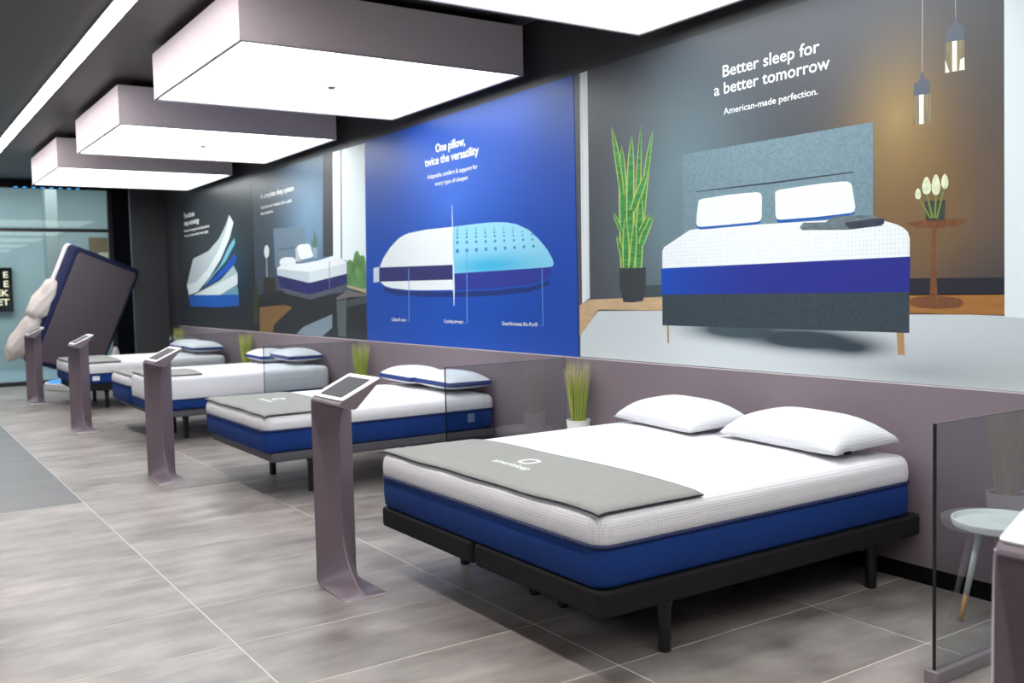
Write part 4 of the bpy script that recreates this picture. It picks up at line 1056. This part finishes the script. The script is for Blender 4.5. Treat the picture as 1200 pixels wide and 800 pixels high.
M_PIL = mat('pillow_white', (228, 229, 234), 0.85, spec=0.25, bump=('voronoi', 95, 0.5))
M_PILBAND = mat('pillow_navy_band', (26, 52, 120), 0.8)
def pillow_surf(bm, a, b, H, side, base, n=22, pinch=.09, power=3.4):
    g = []
    for i in range(n + 1):
        row = []
        u = -1 + 2 * i / n
        for j in range(n + 1):
            v = -1 + 2 * j / n
            # corners stay out, the edges curve in between them
            x = a * u * (1 - pinch * (1 - v * v) * abs(u) ** 3 * -0.0 - pinch * .6 * (1 - abs(v) ** 2) * abs(u) ** 2 * 1.0)
            y = b * v * (1 - pinch * .6 * (1 - abs(u) ** 2) * abs(v) ** 2)
            e = max(0.0, (1 - abs(u) ** power) * (1 - abs(v) ** power)) ** .62
            row.append(bm.verts.new((x, y, base + side * H * e)))
        g.append(row)
    for i in range(n):
        for j in range(n):
            q = (g[i][j], g[i + 1][j], g[i + 1][j + 1], g[i][j + 1])
            bm.faces.new(q if side > 0 else q[::-1])
    edge = [g[i][0] for i in range(n + 1)] + [g[n][j] for j in range(1, n + 1)] + [g[i][n] for i in range(n - 1, -1, -1)] + [g[0][j] for j in range(n - 1, 0, -1)]
    return edge

def pillow(x, y, z, rz, a, b, H, label, group, band=0.0, low=.035, tilt=0.0, mark=False):
    """a = half depth (towards the wall), b = half width (along the wall)"""
    t = thing('pillow', (x, y, z), label, 'pillow', group, rz)
    t.rotation_euler = (0, -tilt, rz)
    if band:
        bm = bmesh.new()
        e = pillow_surf(bm, a, b, H, 1, low + band, pinch=.02, power=3.2)
        obj('top_panel', bm, M_PIL, t, smooth=True)
        bm = bmesh.new()
        pillow_surf(bm, a, b, low, -1, low, pinch=.02, power=3.2)
        obj('bottom_panel', bm, M_PIL, t, smooth=True)
        bm = bmesh.new()
        e0 = pillow_surf(bm, a, b, 0, 1, low, pinch=.02)
        pts = [tuple(v.co) for v in e0]
        bm.free()
        bm = bmesh.new()
        rows = []
        for k, (zz, s) in enumerate(((low, 1.0), (low + band * .3, 1.012), (low + band * .7, 1.012), (low + band, 1.0))):
            rows.append([bm.verts.new((p[0] * s, p[1] * s, zz)) for p in pts])
        for r0, r1 in zip(rows, rows[1:]):
            m = len(r0)
            for k in range(m):
                bm.faces.new((r0[k], r0[(k + 1) % m], r1[(k + 1) % m], r1[k]))
        obj('side_band', bm, M_PILBAND, t, smooth=True)
    else:
        bm = bmesh.new()
        pillow_surf(bm, a, b, H, 1, low)
        pillow_surf(bm, a, b, low, -1, low)
        bmesh.ops.remove_doubles(bm, verts=bm.verts[:], dist=1e-4)
        obj('cushion', bm, M_PIL, t, smooth=True)
        if mark:
            boxobj('brand_tab', (-a + .06, -a + .10, -b - .002, -b + .008, low - .004, low + .008), M_BLACK, t)
    return t

GB, GM, GP, GR = 'adjustable bed bases along the mural wall', 'navy and white mattresses', 'pillows on the show beds', 'grey runners on the show beds'
# bed with the two plain white pillows (split base, one wide mattress)
bed_base(-2.12, -.03, 2.87, 4.80, .258, .364, 'black split bed base with round black legs under the widest mattress', M_BASE_BLACK, 2,
         [(-1.676, 3.0), (-1.676, 3.72), (-1.676, 3.96), (-1.676, 4.65), (-.27, 3.0), (-.27, 3.72), (-.27, 3.96), (-.27, 4.65)], GB)
mattress(-2.118, -.085, 2.88, 4.81, .365, .537, .672, 'white-topped navy mattress carrying two plain white pillows', GM)
M1 = (-2.118, -.085, 2.88, 4.81, .672)
runner(-2.105, -1.545, 2.895, 4.83, M1, 'grey runner with dark hem and white emblem on the bed with plain white pillows', GR)
pillow(-.318, 3.37, .702, math.radians(-7.5), .23, .455, .135, 'plain white pillow with a small black tab, next to the side table with wood-tipped legs', GP, mark=True, low=.03, tilt=.07)
pillow(-.32, 4.31, .702, math.radians(-9), .23, .43, .125, 'plain white pillow on the side towards the potted grass', GP, low=.03, tilt=.07)

# second bed, in front of the blue mural
lab = mat('woven_label', (112, 128, 160), .8)
bed_base(-2.0, -.03, 6.86, 8.34, .298, .368, 'charcoal bed base on black legs in front of the blue mural', M_BASE_GREY, 1,
         [(-1.6, 7.1), (-1.6, 7.97), (-.35, 7.1), (-.35, 7.97)], GB)
mattress(-2.05, -.03, 6.85, 8.37, .369, .535, .655, 'white-topped navy mattress with a woven side label, in front of the blue mural', GM,
         [((-.315, -.25, 6.842, 6.851, .44, .51), lab)])
M2 = (-2.05, -.03, 6.85, 8.37, .655)
runner(-2.045, -1.40, 6.862, 8.36, M2, 'grey runner with white emblem on the bed in front of the blue mural', GR)
pillow(-.245, 7.205, .70, math.radians(-3), .2, .335, .075, 'navy-banded pillow nearer the glass divider, on the bed before the blue mural', GP, band=.04)
pillow(-.245, 7.91, .70, math.radians(-3), .2, .345, .075, 'navy-banded pillow farther from the glass divider, on the bed before the blue mural', GP, band=.04)

# third bed: two narrow mattresses side by side
bed_base(-1.95, -.05, 10.32, 12.22, .27, .344, 'charcoal split bed base carrying two narrow mattresses side by side', M_BASE_GREY, 2,
         [(-1.62, 10.6), (-1.62, 11.1), (-1.62, 11.45), (-1.62, 11.95), (-.3, 10.6), (-.3, 11.1), (-.3, 11.45), (-.3, 11.95)], GB)
mattress(-2.04, -.06, 10.29, 11.215, .345, .452, .705, 'narrow mattress with a deep white top and thin navy band', GM, smooth_knit=True)
mattress(-2.05, -.06, 11.24, 12.2, .345, .545, .66, 'narrow navy and white mattress beside the deep white one', GM)
runner(-2.02, -1.5, 10.32, 11.2, (-2.04, -.06, 10.29, 11.215, .705), 'grey runner lying on the narrow deep white mattress', GR, logo=False)
runner(-2.03, -1.5, 11.25, 12.18, (-2.05, -.06, 11.24, 12.2, .66), 'grey runner lying on the narrow mattress with the wide navy side', GR, logo=False)
pillow(-.265, 10.80, .75, math.radians(-3), .2, .36, .07, 'navy-banded pillow on the narrow deep white mattress', GP, band=.04)
pillow(-.265, 11.73, .706, math.radians(-3), .2, .36, .07, 'navy-banded pillow on the narrow mattress with the wide navy side', GP, band=.04)

# last bed before the shop front
bed_base(-2.1, -.05, 14.02, 15.5, .27, .364, 'black bed base under the bed next to the tipped-up mattress', M_BASE_BLACK, 1,
         [(-1.7, 14.3), (-1.7, 15.2), (-.35, 14.3), (-.35, 15.2)], GB)
mattress(-2.15, -.1, 14.0, 15.52, .365, .5, .655, 'navy and white mattress with a white side label, next to the tipped-up mattress', GM,
         [((-1.93, -1.84, 13.992, 14.001, .41, .47), mat('white_label', (225, 225, 230), .8))])
M4 = (-2.15, -.1, 14.0, 15.52, .655)
runner(-2.14, -1.55, 14.012, 15.5, M4, 'grey runner on the bed next to the tipped-up mattress', GR, logo=False)
pillow(-.31, 14.45, .70, math.radians(-3), .22, .36, .08, 'navy-banded pillow nearer the divider, on the bed beside the tipped-up mattress', GP, band=.04)
pillow(-.31, 15.18, .70, math.radians(-3), .22, .35, .08, 'navy-banded pillow farther from the divider, on the bed beside the tipped-up mattress', GP, band=.04)

# ------------------------------------------------------------------ tablet kiosks in the aisle
M_KIOSK = mat('mauve_powder_coat', (120, 106, 115), 0.42, 0.2, noise=(60, .03))
M_KEDGE = mat('pale_metal_edge', (232, 222, 226), 0.35, 0.2)
M_BEZEL = mat('white_bezel', (236, 234, 234), 0.35)
M_SCREEN = mat('dark_screen', (40, 35, 46), 0.35, spec=0.05)
def kiosk_mesh():
    W = .114
    def edge_path():
        p = [(-.184, .012), (-.10, .012), (.0, .012), (.11, .0122)]
        for k in range(1, 7):
            a = PI / 2 * k / 6
            p.append((.142 + .04 * math.sin(a), .052 - .04 * math.cos(a)))
        p += [(.182, z) for z in (.25, .4, .55, .7, .82, .9)]
        return p
    def mid_path():
        p = [(-.184, .012), (-.14, .02), (-.085, .045), (-.03, .085)]
        p += [(.0, .115), (.025, .147), (.046, .182), (.063, .22), (.076, .262), (.085, .31)]
        p += [(.089, z) for z in (.37, .46, .58, .7, .82)]
        p += [(.075, .89)]
        return p
    E_, M_ = edge_path(), mid_path()
    # last rows curl forward under the head
    E_ += [(.182, .95), (.181, .985)]
    M_ += [(.045, .93), (.0, .965)]
    bm = bmesh.new()
    rows = []
    ts = [-1, -.97, -.66, -.33, -.06, 0, .06, .33, .66, .97, 1]
    for (ye, ze), (ym, zm) in zip(E_, M_):
        row = []
        for t in ts:
            k = abs(t)
            z = ze * k + zm * (1 - k)
            y = ye * k + ym * (1 - k)
            if z > .88:
                z += (-t * .012 if t < 0 else t * .055) * min(1, (z - .88) / .08)
            row.append(bm.verts.new((W * t, y, z)))
        rows.append(row)
    for r0, r1 in zip(rows, rows[1:]):
        for k in range(len(ts) - 1):
            bm.faces.new((r0[k], r0[k + 1], r1[k + 1], r1[k]))
    bmesh.ops.recalc_face_normals(bm, faces=bm.faces[:])
    n = sum((f.normal.y for f in bm.faces))
    if n > 0:
        bmesh.ops.reverse_faces(bm, faces=bm.faces[:])
    # give the sheet its thickness: a second skin behind, joined by pale rims
    inner = {}
    bm.normal_update()
    for r in rows:
        for v in r:
            nrm = v.normal
            inner[v] = bm.verts.new(v.co - nrm * .0118)
    for r0, r1 in zip(rows, rows[1:]):
        for k in range(len(ts) - 1):
            bm.faces.new((inner[r0[k]], inner[r1[k]], inner[r1[k + 1]], inner[r0[k + 1]]))
    rim = []
    for r0, r1 in zip(rows, rows[1:]):
        for k in (0, len(ts) - 1):
            rim.append(bm.faces.new((r0[k], r1[k], inner[r1[k]], inner[r0[k]])))
    for r in (rows[0], rows[-1]):
        for k in range(len(ts) - 1):
            rim.append(bm.faces.new((r[k], r[k + 1], inner[r[k + 1]], inner[r[k]])))
    for f in rim:
        f.material_index = 1
    zmin = min(v.co.z for v in bm.verts)
    for v in bm.verts:
        v.co.z -= min(zmin, 0) if v.co.z < .05 else 0
        v.co.z = max(v.co.z, 0)
    return bm

def kiosk_proto(loc, label, group):
    t = thing('tablet_kiosk', loc, label, 'kiosk', group)
    bm = kiosk_mesh()
    bmesh.ops.recalc_face_normals(bm, faces=bm.faces[:])
    me = bpy.data.meshes.new('stand')
    bm.to_mesh(me); bm.free()
    for p in me.polygons:
        p.use_smooth = p.material_index == 0
    link_mesh('stand', me, [M_KIOSK, M_KEDGE], t)
    # wedge-shaped head, tilted to face the aisle
    A, B, Cc = (-.112, 1.004), (.114, 1.112), (-.028, .968)
    bm = bmesh.new()
    sec = [(-.088, 1.0155), (-.1, 1.008), (-.109, .9985), (-.1135, .989), (-.106, .982), (-.04, .966), Cc, (-.018, .971), (.111, 1.1), B]
    ends = []
    for y in (-.184, .183):
        ends.append([bm.verts.new((x, y, z)) for x, z in sec])
    n = len(sec)
    for k in range(n):
        bm.faces.new((ends[0][k], ends[0][(k + 1) % n], ends[1][(k + 1) % n], ends[1][k]))
    bm.faces.new(ends[0][::-1]); bm.faces.new(ends[1])
    obj('tablet_housing', bm, M_KIOSK, t)
    ang = math.atan2(B[1] - A[1], B[0] - A[0])
    Lx = math.hypot(B[0] - A[0], B[1] - A[1]) / 2
    def tilted(name, hx, hy, z0, z1, m, rc):
        bm = bmesh.new()
        slab(bm, hx, hy, rc, [(0, z0), (0, z1 - .001), (.001, z1)], n=4)
        sh = .008 if name == 'bezel' else .004
        rot = Matrix.Translation(((A[0] + B[0]) / 2 + sh * math.cos(ang), -.0005, (A[1] + B[1]) / 2 + sh * math.sin(ang))) @ Matrix.Rotation(-ang, 4, 'Y')
        bm.transform(rot)
        return obj(name, bm, m, t)
    tilted('bezel', Lx - .008, .1845, .0005, .006, M_BEZEL, .012)
    tilted('screen', Lx - .034, .138, .0062, .0072, M_SCREEN, .004)
    return t
KX = -2.3975
GK = 'mauve tablet kiosks along the aisle'
k1 = kiosk_proto((KX, 4.602, 0), 'mauve metal tablet kiosk standing before the gap between the plain-pillow bed and the next bed', GK)
for y, l in ((4.602 + 3.698, 'mauve metal tablet kiosk standing before the gap past the bed at the blue mural'),
             (4.602 + 7.396, 'mauve metal tablet kiosk standing at the foot of the split narrow mattresses'),
             (4.602 + 11.094, 'mauve metal tablet kiosk standing nearest the tipped-up mattress'),
             (4.602 - 3.698, 'mauve metal tablet kiosk standing across from the white side table with wood-tipped legs')):
    copy_tree(k1, (KX, y, 0), l)

# ------------------------------------------------------------------ glass dividers
M_GLASS = glass('divider_glass', (0.81, 0.84, 0.85), 1.85)
M_GEDGE = mat('glass_edge', (14, 24, 24), 0.15)
M_CHAN = mat('grey_channel', (138, 130, 134), 0.4, 0.3)
def divider(y, label):
    t = thing('glass_divider', (-.55, y, 0), label, 'divider', 'glass dividers between the beds')
    boxobj('base_channel', (-.55, .529, -.03, .03, 0, .05), M_CHAN, t, bevel=.004)
    boxobj('pane', (-.525, .528, -.006, .006, .0505, 1.004), M_GLASS, t)
    boxobj('pane_edge', (-.53, -.5252, -.0065, .0065, .0505, 1.004), M_GEDGE, t)
    boxobj('pane_edge', (-.53, .528, -.0065, .0065, 1.0042, 1.006), M_GEDGE, t)
    boxobj('wall_bracket', (.5285, .5295, -.011, .011, .5, 1.004), M_CHAN, t)
    return t
d1 = divider(2.135, 'glass divider beside the white side table with wood-tipped legs')
for y, l in ((5.87, 'glass divider between the plain-pillow bed and the bed at the blue mural'),
             (9.6, 'glass divider before the split narrow mattresses'),
             (13.3, 'glass divider before the last bed')):
    copy_tree(d1, (-.55, y, 0), l)

# ------------------------------------------------------------------ side tables and potted grasses
M_WHITE = mat('white_lacquer', (232, 236, 236), 0.4)
M_WOOD = mat('beech_tip', (196, 148, 92), 0.5, noise=(30, .1, (1, 1, .2)))
def side_table(x, y, a0, label, R=.222, H=.445, S=.19):
    t = thing('side_table', (x, y, 0), label, 'table', 'round white side tables')
    bm = bmesh.new()
    lathe(bm, [(0, H), (R - .014, H), (R - .008, H + .02), (R - .006, H + .024), (R - .002, H + .024), (R, H + .02), (R - .006, H - .006), (R - .012, H - .012), (0, H - .012)], 48)
    obj('tray', bm, M_WHITE, t, smooth=False)
    for k in range(3):
        a = a0 + k * 2 * PI / 3
        p0 = Vector((math.cos(a) * .085, math.sin(a) * .085, H - .012))
        p1 = Vector((math.cos(a) * S, math.sin(a) * S, 0))
        q = p1.lerp(p0, .28)
        bm = bmesh.new()
        tube(bm, [q, p0], [.0125, .0155], 14)
        lg = obj('leg', bm, M_WHITE, t, smooth=True)
        bm = bmesh.new()
        tube(bm, [p1 + Vector((0, 0, .004)), q], [.0105, .0125], 14)
        obj('wooden_tip', bm, M_WOOD, lg, smooth=True)
    return t
def potted_grass(x, y, z, label, seed, tip):
    t = thing('potted_grass', (x, y, z), label, 'plant', 'potted grasses on side tables')
    bm = bmesh.new()
    lathe(bm, [(0, 0), (.072, 0), (.078, .006), (.088, .125), (.088, .13), (.081, .13), (.079, .118), (0, .118)], 32)
    obj('pot', bm, mat('white_pot', (228, 226, 222), .5), t)
    bm = bmesh.new()
    lathe(bm, [(0, .121), (.05, .1205), (.0785, .1185)], 24)
    obj('soil', bm, mat('soil', (64, 54, 40), .9, noise=(60, .3)), t)
    rnd = random.Random(seed)
    verts, faces, mi = [], [], []
    for i in range(420):
        a = rnd.random() * 2 * PI
        r0 = .05 * math.sqrt(rnd.random())
        sp = rnd.random() ** .7
        r1 = r0 + (.012 + .05 * sp)
        aj = a + rnd.uniform(-.5, .5)
        h = .44 * (1 - .3 * rnd.random() ** 1.5)
        w = rnd.uniform(.0016, .003)
        tw = rnd.random() * PI
        dx, dy = math.cos(tw) * w, math.sin(tw) * w
        k0 = len(verts)
        for s in (0, .35, .7, 1):
            r = r0 + (r1 - r0) * (s ** 1.2)
            an = a + (aj - a) * s
            cx, cy, cz = r * math.cos(an), r * math.sin(an), .119 + h * s
            ww = 1 - .85 * s
            verts += [(cx - dx * ww, cy - dy * ww, cz), (cx + dx * ww, cy + dy * ww, cz)]
        tipm = 1 if rnd.random() < tip else 0
        sh = rnd.choice((0, 0, 2))
        for s in range(3):
            faces.append((k0 + 2 * s, k0 + 2 * s + 1, k0 + 2 * s + 3, k0 + 2 * s + 2))
            mi.append(1 if (s == 2 and tipm) else sh)
    me = bpy.data.meshes.new('grass')
    me.from_pydata(verts, [], faces)
    for p, m_ in zip(me.polygons, mi):
        p.material_index = m_
    g = link_mesh('grass', me, [mat('grass_green', (188, 196, 96), .6), mat('grass_tip', (196, 178, 160), .7), mat('grass_dark', (140, 160, 74), .6)], t)
    g['kind'] = 'stuff'
    return t
TXX = -.25
side_table(-.235, 2.35, math.radians(140), 'empty round white side table with wood-tipped legs next to the plain-pillow bed', R=.205, S=.17)
PG = ['below the seam of the blue and dark bedroom murals', 'below the seam of the blue and tall-window murals',
      'in front of the mural of mattress layers', 'at the dark end wall past the last bed']
# every divider has a table with a pot of grass standing against its other side
side_table(TXX, 1.885, math.radians(100), 'round white side table standing against the far face of the first glass divider')
potted_grass(-.14, 1.885, .445, 'potted grass standing against the far face of the first glass divider', 5, .3)
for i, y in enumerate((5.615, 9.35, 13.05, 16.45)):
    side_table(TXX, y, math.radians(100 + 17 * i), 'round white table holding the grass ' + PG[i])
    potted_grass(-.125, y - .03, .445, 'white pot of tall ornamental grass ' + PG[i], 11 + i, .55 if i == 0 else .12)

# ------------------------------------------------------------------ tipped-up mattress on its round plinth
TL = Vector((-1.660, 16.280, 2.341)); TRc = Vector((-.501, 17.252, 1.971)); BL = Vector((-2.369, 16.447, .564))
wv = (TRc - TL); Wd = wv.length; wv.normalize()
lv = (TL - BL); lv = (lv - wv * lv.dot(wv)); lv.normalize()
nv = lv.cross(wv); nv.normalize()
if nv.y < 0: nv = -nv
Ln = 1.95
ctr = TL + wv * (Wd / 2) - lv * (Ln / 2)
tm = thing('tipped_mattress', (-1.3, 17.6, 0), 'tipped-up mattress showing its grey underside, white cover slipping off', 'mattress')
FR = Matrix(((lv.x, wv.x, nv.x), (lv.y, wv.y, nv.y), (lv.z, wv.z, nv.z))).to_4x4()
FR = Matrix.Translation(ctr - tm.location) @ FR
def tipped(name, bm, m, smooth=False):
    bm.transform(FR)
    return obj(name, bm, m, tm, smooth=smooth)
bm = bmesh.new()
slab(bm, Ln / 2, Wd / 2, .08, [(.03, 0), (.008, .008), (0, .03), (0, .16), (.01, .17)])
tipped('navy_core', bm, mat('deep_navy_fabric', (22, 30, 72), .8), True)
bm = bmesh.new()
slab(bm, Ln / 2, Wd / 2, .08, [(.01, .1705), (0, .18), (0, .24), (.03, .27), (.1, .28)])
tipped('white_top', bm, M_KNITF, True)
bm = bmesh.new()
slab(bm, Ln / 2 - .075, Wd / 2 - .075, .06, [(.004, -.006), (0, -.003), (0, -.0005)])
tipped('underside_panel', bm, mat('grey_underside', (104, 96, 102), .85, noise=(20, .04)))
def lumpy(name, pts, rad, seed, flat=.6):
    """soft bunched cloth: a tube with uneven folds, in the mattress frame"""
    bm = bmesh.new()
    rnd = random.Random(seed)
    n, rings = 48, []
    N = 40
    ph = [rnd.random() * 6 for _ in range(6)]
    P = [Vector(p) for p in pts]
    for i in range(N + 1):
        s = i / N * (len(P) - 1)
        k = min(int(s), len(P) - 2)
        f = s - k
        c = P[k].lerp(P[k + 1], f)
        r = rad[k] * (1 - f) + rad[k + 1] * f
        end = min(1, math.sqrt(max(0, 1 - (2 * i / N - 1) ** 8)) + .02)
        d = (P[k + 1] - P[k]).normalized()
        a = d.cross(Vector((0, 0, 1)) if abs(d.z) < .9 else Vector((0, 1, 0))).normalized(); b = d.cross(a)
        ring = []
        for q in range(n):
            t = 2 * PI * q / n
            fold = 1.12 - .13 * abs(math.sin(2.5 * t + ph[0] + .8 * s)) - .09 * abs(math.sin(4 * t + ph[1] - 1.3 * s)) + .05 * math.sin(4 * s + ph[2] + t) - .06 * abs(math.sin(3.1 * s + 2 * t + ph[3]))
            ring.append(bm.verts.new(c + (a * math.cos(t) + b * math.sin(t) * flat) * r * fold * end))
        rings.append(ring)
    for r0, r1 in zip(rings, rings[1:]):
        for q in range(n):
            bm.faces.new((r0[q], r0[(q + 1) % n], r1[(q + 1) % n], r1[q]))
    bm.faces.new(rings[0][::-1]); bm.faces.new(rings[-1])
    return tipped(name, bm, mat('cream_cover', (226, 214, 210), .9, bump=('noise', 9, .5)), True)
hw = Wd / 2
lumpy('slipped_cover', [(.36, -hw + .02, .15), (.2, -hw - .04, .14), (.0, -hw - .09, .13), (-.2, -hw - .14, .13), (-.3, -hw - .13, .14)], [.13, .17, .19, .19, .14], 3)
lumpy('slipped_cover', [(-.22, -hw - .06, .15), (-.4, -hw - .12, .15), (-.65, -hw - .17, .17), (-.85, -hw - .2, .19), (-1.03, -hw - .2, .2)], [.13, .18, .19, .17, .09], 8)
lumpy('slipped_cover', [(-.38, hw + .08, -.02), (-.55, hw + .12, -.05), (-.75, hw + .13, -.06), (-.95, hw + .1, -.05)], [.05, .09, .1, .1], 5)
# stand that carries it
boxobj('stand_post', (-1.36, -1.26, 17.72, 17.82, .13, 1.0), M_STEEL, tm, origin=(-1.3, 17.6, 0))

pl = thing('round_plinth', (-1.3, 17.8, 0), 'low round white plinth with a blue-lit top under the tipped-up mattress', 'plinth')
bm = bmesh.new()
lathe(bm, [(0, 0), (.68, 0), (.7, .01), (.7, .105), (.69, .115), (0, .115)], 64)
obj('drum', bm, mat('plinth_white', (226, 222, 222), .4), pl)
bm = bmesh.new()
lathe(bm, [(0, .1155), (.66, .1155), (.66, .124), (.65, .128), (0, .128)], 64)
obj('top_disc', bm, mat('plinth_blue', (90, 160, 220), .25, emit=((60, 140, 235), .5)), pl)

# ------------------------------------------------------------------ things in the corridor beyond the glass
sg = thing('letter_sign', (-2.6, 23.9, 1.2), 'black sign with lit cream letters on the corridor wall', 'sign')
boxobj('panel', (-3.2, -1.723, 23.88, 23.998, 1.25, 2.22), M_BLACK, sg, origin=(-2.6, 23.9, 1.2))
m_let = emitter('lit_letters', (255, 246, 214), 1.2)
for r, row in enumerate(('E', 'E', 'EK', 'ET')):
    me = text_mesh(row, .02)
    xs = [v.co.x for v in me.vertices]
    s = .19
    for v in me.vertices:
        v.co = Vector((-1.80 + (v.co.x - max(xs)) * s * 1.15 + 2.6, 23.878 - 23.9, 2.02 - r * .2 + v.co.y * s - 1.2 - .02))
    me.materials.clear()
    letters(me, m_let, sg, 0)
bb = thing('notice_board', (.2, 23.95, 2.5), 'brown framed board with a cream lower panel beyond the shop front glass', 'board')
boxobj('board', (-.09, .5, 23.93, 23.999, 2.35, 2.9), mat('brown_board', (112, 98, 74), .6), bb, origin=(.2, 23.95, 2.5))
boxobj('lower_panel', (.1, .48, 23.92, 23.9295, 2.36, 2.56), mat('cream_board', (190, 180, 150), .6), bb, origin=(.2, 23.95, 2.5))
